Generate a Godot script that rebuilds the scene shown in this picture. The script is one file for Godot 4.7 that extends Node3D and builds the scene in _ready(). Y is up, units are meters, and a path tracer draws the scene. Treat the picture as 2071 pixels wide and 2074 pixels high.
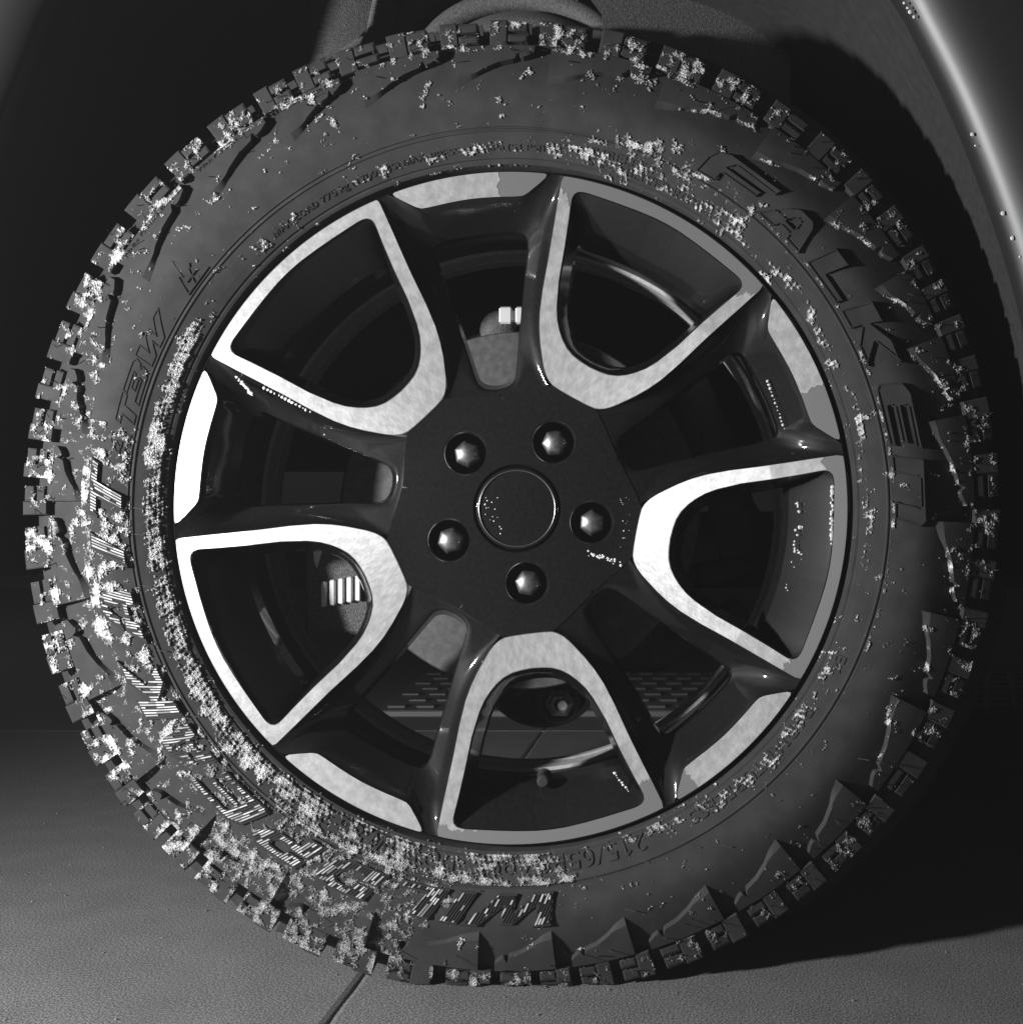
extends Node3D
# A car wheel close-up at night, lit by one flash lamp from the left.
# Lengths read from the photograph are in its pixels at the rim face (z = 0): S pixels per metre, camera D metres away.
const S := 2904.0
const D := 0.8
const H := 0.336           # height of the wheel's axle above the ground
const VX := 0.0623         # camera's place beside the axle
var rng := RandomNumberGenerator.new()
var M := {}
var taken := {}
var noise_a := FastNoiseLite.new()
var noise_b := FastNoiseLite.new()
var noise_c := FastNoiseLite.new()

# ---------------------------------------------------------------- naming
func numbered(called: String) -> String:
	var n: int = taken.get(called, 0)
	taken[called] = n + 1
	return called if n == 0 else "%s_%03d" % [called, n]

func thing(called: String, label: String, category: String, at := Vector3.ZERO) -> Node3D:
	var o := Node3D.new()
	o.name = numbered(called)
	add_child(o)
	o.position = at
	o.set_meta("label", label)
	o.set_meta("category", category)
	return o

func obj(called: String, mesh: Mesh, mat: Material, parent: Node, stuff := false) -> MeshInstance3D:
	var o := MeshInstance3D.new()
	o.name = called
	o.mesh = mesh
	o.material_override = mat
	parent.add_child(o, true)
	if stuff:
		o.set_meta("kind", "stuff")
	return o

# ---------------------------------------------------------------- geometry helpers
func R(px: float, z: float) -> float:
	return px / S * (D - z) / D

func pol(r: float, deg: float, z: float) -> Vector3:   # image angle: clockwise from the right
	var a := deg_to_rad(deg)
	return Vector3(r * cos(a), maxf(H - r * sin(a), 0.0015), z)

func PP(px: float, deg: float, z: float) -> Vector3:
	return pol(R(px, z), deg, z)

func begin() -> SurfaceTool:
	var st := SurfaceTool.new()
	st.begin(Mesh.PRIMITIVE_TRIANGLES)
	return st

func done(st: SurfaceTool) -> ArrayMesh:
	st.generate_normals()
	return st.commit()

func tri(st: SurfaceTool, a: Vector3, b: Vector3, c: Vector3, ua := Vector2.ZERO, ub := Vector2.ZERO, uc := Vector2.ZERO) -> void:
	st.set_uv(ua); st.add_vertex(a)
	st.set_uv(ub); st.add_vertex(b)
	st.set_uv(uc); st.add_vertex(c)

func quad(st: SurfaceTool, a: Vector3, b: Vector3, c: Vector3, d: Vector3) -> void:
	tri(st, a, b, c)
	tri(st, a, c, d)

func loft(st: SurfaceTool, loops: Array, closed := true, groups := []) -> void:
	for k in loops.size() - 1:
		var p: PackedVector3Array = loops[k]
		var q: PackedVector3Array = loops[k + 1]
		st.set_smooth_group(groups[k] if k < groups.size() else 0)
		var n := p.size()
		for i in (n if closed else n - 1):
			var j := (i + 1) % n
			quad(st, p[i], q[i], q[j], p[j])

func lathe(st: SurfaceTool, prof: Array, n: int, groups := [], a0 := 0.0, a1 := 360.0) -> void:   # prof of Vector2(r, z) round the axle
	var loops := []
	for p in prof:
		var l := PackedVector3Array()
		for i in (n if a1 - a0 >= 360.0 else n + 1):
			l.append(pol(p.x, a0 + (a1 - a0) * i / n, p.y))
		loops.append(l)
	loft(st, loops, a1 - a0 >= 360.0, groups)

func lathe_at(st: SurfaceTool, c: Vector3, prof: Array, n: int, groups := []) -> void:   # along z round any point
	var loops := []
	for p in prof:
		var l := PackedVector3Array()
		for i in n:
			var a := TAU * i / n
			l.append(c + Vector3(p.x * cos(a), -p.x * sin(a), p.y))
		loops.append(l)
	loft(st, loops, true, groups)

func tube(st: SurfaceTool, pts: Array, r: float, n := 8) -> void:
	var loops := []
	for k in pts.size():
		var a: Vector3 = pts[maxi(k - 1, 0)]
		var b: Vector3 = pts[mini(k + 1, pts.size() - 1)]
		var t := (b - a).normalized()
		var u := t.cross(Vector3.UP if absf(t.y) < 0.9 else Vector3.RIGHT).normalized()
		var v := t.cross(u)
		var l := PackedVector3Array()
		for i in n:
			var g := TAU * i / n
			l.append(pts[k] + (u * cos(g) + v * sin(g)) * r)
		loops.append(l)
	loft(st, loops)
	for e in [0, loops.size() - 1]:
		var l: PackedVector3Array = loops[e]
		for i in n:
			tri(st, pts[e], l[i], l[(i + 1) % n])

func box(st: SurfaceTool, c: Vector3, h: Vector3, bev := 0.0, basis := Basis()) -> void:
	st.set_smooth_group(-1)
	for ax in 3:
		for s in [-1.0, 1.0]:
			var u := Vector3.ZERO
			var v := Vector3.ZERO
			var w := Vector3.ZERO
			w[ax] = s * h[ax]
			u[(ax + 1) % 3] = h[(ax + 1) % 3] - bev
			v[(ax + 2) % 3] = (h[(ax + 2) % 3] - bev) * s
			quad(st, c + basis * (w - u - v), c + basis * (w - u + v), c + basis * (w + u + v), c + basis * (w + u - v))
	if bev > 0.0:
		for ax in 3:
			var b := (ax + 1) % 3
			var d := (ax + 2) % 3
			for s in [-1.0, 1.0]:
				for t in [-1.0, 1.0]:
					var p := Vector3.ZERO
					var q := Vector3.ZERO
					p[b] = s * h[b]; p[d] = t * (h[d] - bev)
					q[b] = s * (h[b] - bev); q[d] = t * h[d]
					var e := Vector3.ZERO
					e[ax] = h[ax] - bev
					quad(st, c + basis * (p - e), c + basis * (q - e), c + basis * (q + e), c + basis * (p + e))

func densify(poly: PackedVector2Array, most: float, closed := true) -> PackedVector2Array:
	var out := PackedVector2Array()
	var n := poly.size()
	for i in n:
		out.append(poly[i])
		if i == n - 1 and not closed:
			break
		var b := poly[(i + 1) % n]
		var k := int(poly[i].distance_to(b) / most)
		for j in range(1, k + 1):
			out.append(poly[i].lerp(b, float(j) / (k + 1)))
	return out

func smooth_closed(poly: PackedVector2Array, times := 1) -> PackedVector2Array:
	for t in times:
		var out := PackedVector2Array()
		for i in poly.size():
			var a := poly[i]
			var b := poly[(i + 1) % poly.size()]
			out.append(a.lerp(b, 0.25))
			out.append(a.lerp(b, 0.75))
		poly = out
	return poly

# a flat outline raised between two heights; at(p, h) puts it on a surface
func raise(st: SurfaceTool, poly: PackedVector2Array, at: Callable, h0: float, h1: float, bev := 0.0) -> void:
	poly = poly.duplicate()
	if not Geometry2D.is_polygon_clockwise(poly):
		poly.reverse()
	var top := poly
	if bev > 0.0:
		var n := poly.size()
		top = PackedVector2Array()
		for i in n:
			var e0 := (poly[i] - poly[(i + n - 1) % n]).normalized()
			var e1 := (poly[(i + 1) % n] - poly[i]).normalized()
			var nn := Vector2(-e0.y, e0.x) + Vector2(-e1.y, e1.x)
			var l := maxf(nn.length_squared(), 0.6)
			top.append(poly[i] - nn / l * 2.0 * bev)
	var ids := Geometry2D.triangulate_polygon(top)
	if ids.is_empty():
		top = poly
		ids = Geometry2D.triangulate_polygon(poly)
	st.set_smooth_group(-1)
	for k in range(0, ids.size(), 3):
		tri(st, at.call(top[ids[k]], h1), at.call(top[ids[k + 1]], h1), at.call(top[ids[k + 2]], h1))
	for i in poly.size():
		var j := (i + 1) % poly.size()
		quad(st, at.call(poly[i], h0), at.call(top[i], h1), at.call(top[j], h1), at.call(poly[j], h0))

# ---------------------------------------------------------------- materials
func grey(l: float) -> Color:
	return Color(l, l, l).linear_to_srgb()

func noise_tex(freq: float, lo: float, hi: float, size := 512, seed_ := 1, octaves := 4, normal := 0.0, kind := FastNoiseLite.TYPE_SIMPLEX_SMOOTH) -> NoiseTexture2D:
	var n := FastNoiseLite.new()
	n.seed = seed_
	n.noise_type = kind
	n.frequency = freq
	n.fractal_octaves = octaves
	var t := NoiseTexture2D.new()
	t.width = size
	t.height = size
	t.seamless = true
	t.noise = n
	if normal > 0.0:
		t.as_normal_map = true
		t.bump_strength = normal
	else:
		var g := Gradient.new()
		g.set_color(0, grey(lo))
		g.set_color(1, grey(hi))
		t.color_ramp = g
	return t

func mat(called: String, l: float, rough: float, metal := 0.0, spec := 0.5) -> StandardMaterial3D:
	var m := StandardMaterial3D.new()
	m.resource_name = called
	m.albedo_color = grey(l)
	m.roughness = rough
	m.metallic = metal
	m.metallic_specular = spec
	M[called] = m
	return m

func tripl(m: StandardMaterial3D, scale: float) -> void:
	m.uv1_triplanar = true
	m.uv1_scale = Vector3.ONE * scale

func make_materials() -> void:
	var m := mat("rubber", 1.0, 0.8, 0.0, 0.25)
	m.albedo_texture = noise_tex(0.012, 0.030, 0.052, 512, 3, 5)
	m.normal_enabled = true
	m.normal_texture = noise_tex(0.12, 0, 1, 512, 4, 3, 1.0)
	m.normal_scale = 0.1
	tripl(m, 6.0)
	m = mat("letter_rubber", 0.032, 0.7, 0.0, 0.3)
	m = mat("paint", 1.0, 0.5, 0.0, 0.25)
	m.albedo_texture = noise_tex(0.05, 0.004, 0.010, 512, 7, 5)
	m.clearcoat_enabled = true
	m.clearcoat = 1.0
	m.clearcoat_roughness = 0.06
	m.normal_enabled = true
	m.normal_texture = noise_tex(0.05, 0, 1, 512, 14, 2, 2.0)
	m.normal_scale = 0.05
	tripl(m, 9.0)
	m = mat("barrel_paint", 1.0, 0.45, 0.0, 0.5)
	m.albedo_texture = noise_tex(0.03, 0.016, 0.045, 512, 8, 5)
	tripl(m, 8.0)
	m = mat("flange", 1.0, 0.55, 0.1)  # colour raised well above the barrel, in place of lamp light missing it
	m.albedo_texture = noise_tex(0.04, 0.3, 0.6, 512, 28, 5)
	tripl(m, 8.0)
	m = mat("machined", 0.4, 0.45, 0.7)
	m.anisotropy_enabled = true
	m.anisotropy = -0.5
	m = mat("film", 1.0, 0.5, 0.7, 0.5)
	m.albedo_texture = noise_tex(0.02, 0.58, 0.92, 512, 9, 5)
	m.normal_enabled = true
	m.normal_texture = noise_tex(0.05, 0, 1, 512, 10, 3, 2.0)
	m.normal_scale = 0.15
	m.anisotropy_enabled = true
	m.anisotropy = -0.55
	m = mat("salt", 1.0, 0.5, 0.0, 0.5)
	m.vertex_color_use_as_albedo = true
	m = mat("steel", 1.0, 0.42, 0.95)
	m.albedo_texture = noise_tex(0.05, 0.25, 0.5, 256, 44, 4)
	tripl(m, 22.0)
	m = mat("zinc", 1.0, 0.5, 0.7)
	m.albedo_texture = noise_tex(0.04, 0.3, 0.6, 256, 20, 4)
	tripl(m, 20.0)
	m = mat("disc", 1.0, 0.42, 0.75)
	m.albedo_texture = noise_tex(0.03, 0.12, 0.22, 512, 11, 4)
	tripl(m, 7.0)
	m = mat("cast_iron", 1.0, 0.8)
	m.albedo_texture = noise_tex(0.05, 0.02, 0.06, 512, 12, 5)
	m.normal_enabled = true
	m.normal_texture = noise_tex(0.12, 0, 1, 512, 13, 3, 6.0)
	tripl(m, 9.0)
	m = mat("undercoat", 1.0, 0.75)
	m.albedo_texture = noise_tex(0.09, 0.03, 0.13, 512, 15, 5)
	m.normal_enabled = true
	m.normal_texture = noise_tex(0.2, 0, 1, 512, 16, 3, 2.5)
	tripl(m, 7.0)
	m = mat("liner", 1.0, 0.7)
	m.albedo_texture = noise_tex(0.04, 0.018, 0.036, 512, 17, 5)
	tripl(m, 5.0)
	m = mat("body_paint", 0.03, 0.5, 0.5, 0.6)
	m.clearcoat_enabled = true
	m.clearcoat = 0.25
	m.clearcoat_roughness = 0.35
	m = mat("fin_metal", 0.6, 0.55, 0.2)
	m = mat("drop_glint_white", 0.7, 0.15, 0.0, 0.8)  # white base colour puts the glint into the beads
	m = mat("cap_ring", 0.55, 0.3, 1.0)
	m = mat("concrete", 1.0, 0.85, 0.0, 0.35)
	m.albedo_texture = noise_tex(0.008, 0.37, 0.46, 1024, 18, 7)
	m.normal_enabled = true
	m.normal_texture = noise_tex(0.3, 0, 1, 1024, 19, 2, 3.0)
	m.normal_scale = 0.07
	m.detail_enabled = true
	m.detail_blend_mode = BaseMaterial3D.BLEND_MODE_MUL
	m.detail_albedo = noise_tex(0.3, 0.1, 1.0, 1024, 40, 1)
	m.uv2_triplanar = true
	m.uv2_world_triplanar = true
	m.uv2_scale = Vector3.ONE * 1.9
	m.detail_uv_layer = BaseMaterial3D.DETAIL_UV_2
	tripl(m, 1.7)
	m.uv1_world_triplanar = true
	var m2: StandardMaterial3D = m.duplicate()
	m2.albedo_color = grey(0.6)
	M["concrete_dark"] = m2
	m = mat("joint", 0.04, 0.9)
	m = mat("grate", 0.16, 0.5, 0.4)

# ---------------------------------------------------------------- scene
func _ready() -> void:
	rng.seed = 7
	noise_a.seed = 21; noise_a.frequency = 1.0; noise_a.fractal_octaves = 4
	noise_b.seed = 22; noise_b.frequency = 1.0; noise_b.fractal_octaves = 3
	noise_c.seed = 23; noise_c.frequency = 1.0; noise_c.fractal_octaves = 2
	var cam := Camera3D.new()
	cam.name = "camera"
	cam.projection = Camera3D.PROJECTION_FRUSTUM
	cam.near = 0.05
	cam.far = 200.0
	cam.size = 0.05 * 2074.0 / (S * D)
	cam.frustum_offset = Vector2((1035.5 - 1034.0 - VX * S) / (S * D), (1073.0 - 1037.0) / (S * D)) * 0.05
	cam.position = Vector3(VX, H - 44.0 / S, D)
	add_child(cam)
	cam.current = true
	var we := WorldEnvironment.new()
	we.name = "world"
	var e := Environment.new()
	e.background_mode = Environment.BG_COLOR
	e.background_color = grey(0.012)
	e.tonemap_mode = Environment.TONE_MAPPER_LINEAR
	e.tonemap_exposure = 1.0
	e.fog_enabled = true  # thin haze added only to lift the black level
	e.fog_density = 0.016
	e.fog_light_color = Color(1, 1, 1)
	e.sdfgi_enabled = true
	e.ssao_enabled = true
	e.ssil_enabled = true
	we.environment = e
	add_child(we)
	var lamp := SpotLight3D.new()
	lamp.name = "flash_lamp"
	lamp.light_energy = 3.0
	lamp.light_color = Color(1, 1, 1)
	lamp.light_size = 0.035
	lamp.spot_range = 12.0
	lamp.spot_attenuation = 2.0
	lamp.spot_angle = 64.0
	lamp.spot_angle_attenuation = 1.0
	lamp.shadow_enabled = true
	lamp.look_at_from_position(Vector3(-0.95, 0.41, 0.68), Vector3(0.12, 0.42, 0.0))
	add_child(lamp)
	make_materials()
	build_ground()
	build_car()
	var wheel := thing("car_wheel", "car wheel with black and silver alloy rim and muddy salt-crusted off-road tyre", "wheel")
	build_tyre(wheel)
	build_rim(wheel)

# ---------------------------------------------------------------- ground
func build_ground() -> void:
	var g := Node3D.new()
	g.name = "ground"
	g.set_meta("kind", "structure")
	add_child(g)
	var st := begin()
	quad(st, Vector3(-60, -0.012, -60), Vector3(60, -0.012, -60), Vector3(60, -0.012, 60), Vector3(-60, -0.012, 60))
	obj("joint_bed", done(st), M.joint, g)
	# slabs meet at a joint across the car and one along it
	var jx := func(z: float) -> float: return -0.111 - 0.08 * z
	var zj := -1.03
	for side in [-1.0, 1.0]:
		for far in [0, 1]:
			var z0 := zj - 0.004 if far else 60.0
			var z1 := -60.0 if far else zj + 0.004
			var s := begin()
			s.set_smooth_group(-1)
			var rows := PackedFloat32Array()
			for i in 61:
				rows.append(lerpf(z0, z1, i / 60.0))
			if far == 0:
				rows = PackedFloat32Array([60.0, 2.0])
				for i in 121:
					rows.append(lerpf(1.0, z1, i / 120.0))
			for i in rows.size() - 1:
				var za := rows[i]
				var zb := rows[i + 1]
				var wob_a := noise_b.get_noise_2d(za * 14.0, side * 9.0) * 0.0025
				var wob_b := noise_b.get_noise_2d(zb * 14.0, side * 9.0) * 0.0025
				var a: float = jx.call(za) + side * 0.0006 + wob_a * 0.4
				var b: float = jx.call(zb) + side * 0.0006 + wob_b * 0.4
				var o: float = 60.0 * side
				var bv: float = side * 0.0042
				var mv: float = side * 0.0009
				quad(s, Vector3(a + bv, 0, za), Vector3(o, 0, za), Vector3(o, 0, zb), Vector3(b + bv, 0, zb))
				quad(s, Vector3(a + mv, -0.0009, za), Vector3(a + bv, 0, za), Vector3(b + bv, 0, zb), Vector3(b + mv, -0.0009, zb))
				quad(s, Vector3(a, -0.0035, za), Vector3(a + mv, -0.0009, za), Vector3(b + mv, -0.0009, zb), Vector3(b, -0.0035, zb))
				quad(s, Vector3(a, -0.012, za), Vector3(a, -0.0035, za), Vector3(b, -0.0035, zb), Vector3(b, -0.012, zb))
			var ze := z1 if far == 0 else z0
			var e: float = jx.call(ze)
			quad(s, Vector3(e, -0.012, ze), Vector3(e, 0, ze), Vector3(60 * side, 0, ze), Vector3(60 * side, -0.012, ze))
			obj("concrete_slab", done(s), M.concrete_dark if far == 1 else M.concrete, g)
	# grit on the concrete
	var mm := MultiMesh.new()
	mm.transform_format = MultiMesh.TRANSFORM_3D
	var gm := SphereMesh.new()
	gm.radius = 0.5; gm.height = 1.0; gm.radial_segments = 6; gm.rings = 3
	mm.mesh = gm
	mm.instance_count = 260
	for i in 260:
		var r := rng.randf_range(0.0006, 0.0016)
		var x := rng.randf_range(-0.6, 0.6)
		var z := rng.randf_range(-0.5, 0.15)
		mm.set_instance_transform(i, Transform3D(Basis.from_scale(Vector3(r * 1.5, r, r * 1.2)), Vector3(x, r * 0.3, z)))
	var mi := MultiMeshInstance3D.new()
	mi.name = "grit"
	mi.multimesh = mm
	mi.material_override = M.concrete
	mi.set_meta("kind", "stuff")
	g.add_child(mi, true)
	# the ribbed metal grate in the floor behind
	var gr := thing("floor_grate", "dark ribbed metal floor grate lying on the concrete behind the wheel", "grate", Vector3(0.75, 0, -1.42))
	st = begin()
	box(st, Vector3(0, 0.006, 0), Vector3(1.07, 0.006, 0.26), 0.002)
	obj("plate", done(st), M.grate, gr)
	st = begin()
	for i in 42:
		for j in 7:
			box(st, Vector3(-1.04 + i * 0.05 + (0.025 if j % 2 else 0.0), 0.0145, -0.225 + j * 0.075), Vector3(0.016, 0.0024, 0.012), 0.0015)
	var ribs := obj("ribs", done(st), M.zinc, gr, true)
	ribs.material_override = M.grate

# ---------------------------------------------------------------- the car round the wheel
func arch_points() -> PackedVector2Array:
	var pts := PackedVector2Array([Vector2(-118, 1180), Vector2(-112, 900), Vector2(-88, 620), Vector2(-45, 400), Vector2(0, 258), Vector2(52, 128), Vector2(104, 0), Vector2(170, -120), Vector2(290, -215), Vector2(480, -262), Vector2(950, -275), Vector2(1400, -262), Vector2(1620, -200), Vector2(1750, -105), Vector2(1828, 0), Vector2(1862, 62), Vector2(1920, 178), Vector2(1972, 300), Vector2(2020, 428), Vector2(2056, 540), Vector2(2082, 640), Vector2(2112, 800), Vector2(2128, 1000), Vector2(2132, 1180)])
	var c := Curve2D.new()
	for i in pts.size():
		var t := (pts[mini(i + 1, pts.size() - 1)] - pts[maxi(i - 1, 0)]) / 6.0
		c.add_point(pts[i], -t, t)
	return c.tessellate_even_length(5, 7.0)

func build_car() -> void:
	var car := thing("car", "dark painted car body with wheel arch, brakes and suspension around the wheel", "car")
	var zf := 0.02
	var raw := arch_points()
	var pts := []       # on the plane z = zf
	for p in raw:
		pts.append(Vector2(VX + (p.x - 1034.0 - VX * S) / S * (D - zf) / D, H - 44.0 / S + (1073.0 - p.y) / S * (D - zf) / D))
	var n := pts.size()
	var nor := []
	for i in n:
		var t: Vector2 = (pts[mini(i + 1, n - 1)] - pts[maxi(i - 1, 0)]).normalized()
		nor.append(Vector2(-t.y, t.x))   # out of the opening
	# body panel: rounded edge, then the panel proper
	var offs := [Vector2(0, -0.016), Vector2(0.0, -0.008), Vector2(0.0006, -0.004), Vector2(0.002, -0.001), Vector2(0.005, 0.003), Vector2(0.010, 0.0072), Vector2(0.017, 0.0112), Vector2(0.026, 0.0142), Vector2(0.036, 0.0158), Vector2(0.06, 0.0168), Vector2(0.12, 0.016), Vector2(0.5, 0.0)]
	var loops := []
	for o in offs:
		var l := PackedVector3Array()
		for i in n:
			var q: Vector2 = pts[i] + nor[i] * o.x
			l.append(Vector3(q.x, q.y, zf + o.y))
		loops.append(l)
	var st := begin()
	loft(st, loops, false)
	var fender := obj("fender", done(st), M.body_paint, car)
	fender.set_meta("label", "fender edge with a bright line of reflected flash")
	# liner going in from the edge
	loops = []
	for o in [Vector2(0.001, -0.014), Vector2(0.004, -0.03), Vector2(0.005, -0.07), Vector2(0.004, -0.16), Vector2(0.0, -0.34)]:
		var l := PackedVector3Array()
		for i in n:
			var q: Vector2 = pts[i] + nor[i] * o.x
			l.append(Vector3(q.x, q.y, zf + o.y))
		loops.append(l)
	st = begin()
	loft(st, loops, false)
	obj("wheel_arch_liner", done(st), M.liner, car)
	# back wall of the arch and the underbody
	st = begin()
	box(st, Vector3(0, 0.70, -0.36), Vector3(0.48, 0.32, 0.015))
	obj("inner_wall", done(st), M.liner, car)
	st = begin()
	box(st, Vector3(0.1, 0.30, -1.05), Vector3(1.8, 0.04, 0.66))
	obj("underbody", done(st), M.liner, car)
	# sills left and right of the arch: depth for the panels
	st = begin()
	box(st, Vector3(-0.95, 0.50, -0.13), Vector3(0.51, 0.21, 0.14), 0.01)
	obj("bumper", done(st), M.liner, car)
	st = begin()
	box(st, Vector3(1.0, 0.50, -0.13), Vector3(0.58, 0.21, 0.14), 0.01)
	obj("sill", done(st), M.liner, car)
	build_suspension(car)

func U(px: float, py: float, z: float) -> Vector3:   # the point of the plane z that lies on a line of sight measured in the photograph
	return Vector3(VX + (px - 1034.0 - VX * S) / S * (D - z) / D, H - 44.0 / S + (1073.0 - py) / S * (D - z) / D, z)

func build_suspension(car: Node3D) -> void:
	# brake disc
	var st := begin()
	var zd := -0.098
	var rd := 0.1403
	lathe(st, [Vector2(0.068, zd), Vector2(0.074, zd - 0.001), Vector2(0.118, zd - 0.001), Vector2(rd - 0.001, zd - 0.001), Vector2(rd, zd - 0.002), Vector2(rd, zd - 0.0075)], 96, [1, 2, 2, 3, 4])
	lathe(st, [Vector2(rd, zd - 0.0125), Vector2(rd, zd - 0.018), Vector2(0.06, zd - 0.018)], 96, [5, 6])
	lathe(st, [Vector2(0.128, zd - 0.0075), Vector2(0.128, zd - 0.0125)], 96, [7])
	lathe(st, [Vector2(0.0, zd + 0.035), Vector2(0.06, zd + 0.035), Vector2(0.066, zd + 0.03), Vector2(0.068, zd)], 64, [8, 9, 10])
	var disc := obj("brake_disc", done(st), M.disc, car)
	# splash shield behind the disc with a notch
	st = begin()
	lathe(st, [Vector2(0.06, zd - 0.03), Vector2(0.145, zd - 0.03), Vector2(0.147, zd - 0.026)], 48, [1, 2], 150, 330)
	obj("splash_shield", done(st), M.cast_iron, car)
	# caliper left of the disc, with ribs
	var cal := Node3D.new()
	cal.name = "caliper"
	car.add_child(cal, true)
	st = begin()
	var c := U(690, 1180, -0.075)
	box(st, c + Vector3(-0.002, 0.0, -0.012), Vector3(0.026, 0.040, 0.012), 0.003)
	box(st, c + Vector3(0.0, 0.0, -0.04), Vector3(0.020, 0.036, 0.02), 0.005)
	obj("caliper_body", done(st), M.undercoat, cal)
	for k in 5:
		st = begin()
		box(st, U(657 + k * 17.3, 1203 - k * 3, -0.0735), Vector3(0.0021, 0.0098, 0.003), 0.0008)
		obj("rib", done(st), M.fin_metal, cal)
	var g := c + Vector3(0.0, 0.0, 0.0)
	st = begin()
	var tb := PackedVector3Array(); var tf := PackedVector3Array()
	for q in [Vector2(634, 1109), Vector2(653, 1111), Vector2(641, 1150), Vector2(636, 1136)]:
		tf.append(U(q.x, q.y, -0.0722)); tb.append(U(q.x, q.y, -0.0722) + Vector3(0, 0, -0.006))
	loft(st, [tb, tf], true, [-1])
	st.set_smooth_group(-1)
	quad(st, tf[0], tf[1], tf[2], tf[3])
	obj("bleed_tab", done(st), M.fin_metal, cal)
	# carrier bolt seen above the disc
	st = begin()
	for k in 2:
		box(st, U(1024 + k * 33, 640, -0.12), Vector3(0.0052, 0.0068, 0.004), 0.0012)
	box(st, U(1040, 642, -0.125), Vector3(0.011, 0.005, 0.004), 0.001)
	obj("carrier_bolt", done(st), M.fin_metal, car)
	st = begin()
	lathe_at(st, U(1010, 668, -0.128), [Vector2(0.0, 0.008), Vector2(0.014, 0.006), Vector2(0.016, 0.0), Vector2(0.016, -0.02)], 24)
	obj("carrier_boss", done(st), M.undercoat, car)
	# lower arm with bushing and bolt
	st = begin()
	var arm := []
	for p in [Vector2(985, 1392), Vector2(1000, 1432), Vector2(1040, 1462), Vector2(1090, 1476), Vector2(1140, 1470), Vector2(1178, 1450), Vector2(1200, 1425), Vector2(1200, 1380), Vector2(1160, 1350), Vector2(1020, 1350)]:
		arm.append(p)
	var fr := PackedVector3Array()
	var bk := PackedVector3Array()
	var rim_in := PackedVector3Array()
	var sm := smooth_closed(PackedVector2Array(arm), 2)
	var cen := Vector2(1095, 1410)
	for p in sm:
		fr.append(U(p.x, p.y, -0.165))
		var q := p.lerp(cen, 0.12)
		rim_in.append(U(q.x, q.y, -0.155))
		bk.append(U(p.x, p.y, -0.165) + Vector3(0, 0.02, -0.25))
	loft(st, [bk, fr, rim_in], true, [1, 1])
	for i in rim_in.size():
		tri(st, U(cen.x, cen.y, -0.152), rim_in[i], rim_in[(i + 1) % rim_in.size()])
	obj("lower_arm", done(st), M.cast_iron, car)
	st = begin()
	var bc := U(1128, 1420, -0.15)
	lathe_at(st, bc, [Vector2(0.0185, -0.01), Vector2(0.0185, 0.002), Vector2(0.0165, 0.004), Vector2(0.014, 0.003), Vector2(0.0135, -0.002), Vector2(0.0, -0.002)], 32, [1, 2, 2, 3, 4])
	obj("bushing", done(st), M.undercoat, car)
	st = begin()
	var nc := U(1133, 1424, -0.143)
	lathe_at(st, nc, [Vector2(0.0125, -0.006), Vector2(0.012, 0.001), Vector2(0.009, 0.002), Vector2(0.0085, 0.007), Vector2(0.0075, 0.0085), Vector2(0.0048, 0.0085)], 6, [-1, -1, -1, -1, -1])
	lathe_at(st, nc + Vector3(0.003, 0, 0.004), [Vector2(0.0045, 0.0), Vector2(0.0045, 0.0095), Vector2(0.0035, 0.011), Vector2(0.0, 0.011)], 20, [1, 2, 3])
	obj("arm_bolt", done(st), M.zinc, car)
	# shock absorber and struts on the right, hardly lit
	st = begin()
	tube(st, [U(1390, 780, -0.2), U(1470, 980, -0.2), U(1500, 1120, -0.2)], 0.02, 16)
	tube(st, [U(1330, 830, -0.22), U(1420, 900, -0.22), U(1540, 1100, -0.24)], 0.014, 12)
	obj("shock_absorber", done(st), M.cast_iron, car)
	st = begin()
	tube(st, [U(1360, 1120, -0.22), U(1490, 1100, -0.2), U(1520, 1130, -0.2), U(1430, 1160, -0.22)], 0.012, 12)
	tube(st, [U(1310, 1330, -0.25), U(1420, 1290, -0.25), U(1500, 1230, -0.26)], 0.014, 12)
	obj("suspension_link", done(st), M.cast_iron, car)
	st = begin()
	box(st, Vector3(0.05, 0.30, -0.27), Vector3(0.09, 0.11, 0.03), 0.02)
	obj("knuckle", done(st), M.cast_iron, car)
	st = begin()
	tube(st, [Vector3(0.05, 0.30, -0.25), Vector3(0.15, 0.28, -0.8)], 0.03, 16)
	obj("axle_beam", done(st), M.cast_iron, car)
	# strut mount above the tyre
	st = begin()
	var zt := -0.16
	for k in 2:
		var l := []
		for i in 25:
			var a := PI * i / 24.0
			l.append(U(1055 - cos(a) * (205 + k * 75), 150 - sin(a) * (150 + k * 60), zt - k * 0.03))
		tube(st, l, 0.009 + 0.004 * k, 12)
	obj("spring_coil", done(st), M.undercoat, car)
	st = begin()
	var dome := []
	for o in [Vector3(1.0, 0.0, 0.0), Vector3(0.93, 0.012, 0.0), Vector3(0.8, 0.018, 0.0), Vector3(0.4, 0.012, 0.0)]:
		var l := PackedVector3Array()
		for i in 33:
			var a := PI * i / 32.0
			l.append(U(1055 - cos(a) * 175 * o.x, 150 - sin(a) * 128 * o.x, zt + 0.01 + o.y))
		dome.append(l)
	loft(st, dome, false)
	obj("spring_seat", done(st), M.undercoat, car)
	st = begin()
	var w := PackedVector3Array()
	var w2 := PackedVector3Array()
	for p in [Vector2(640, -80), Vector2(742, -60), Vector2(762, 0), Vector2(752, 50), Vector2(725, 85), Vector2(690, 108), Vector2(650, 128)]:
		w.append(U(p.x, p.y, -0.13))
		w2.append(U(p.x + 42, p.y + 14, -0.15))
	var w0 := PackedVector3Array()
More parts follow.
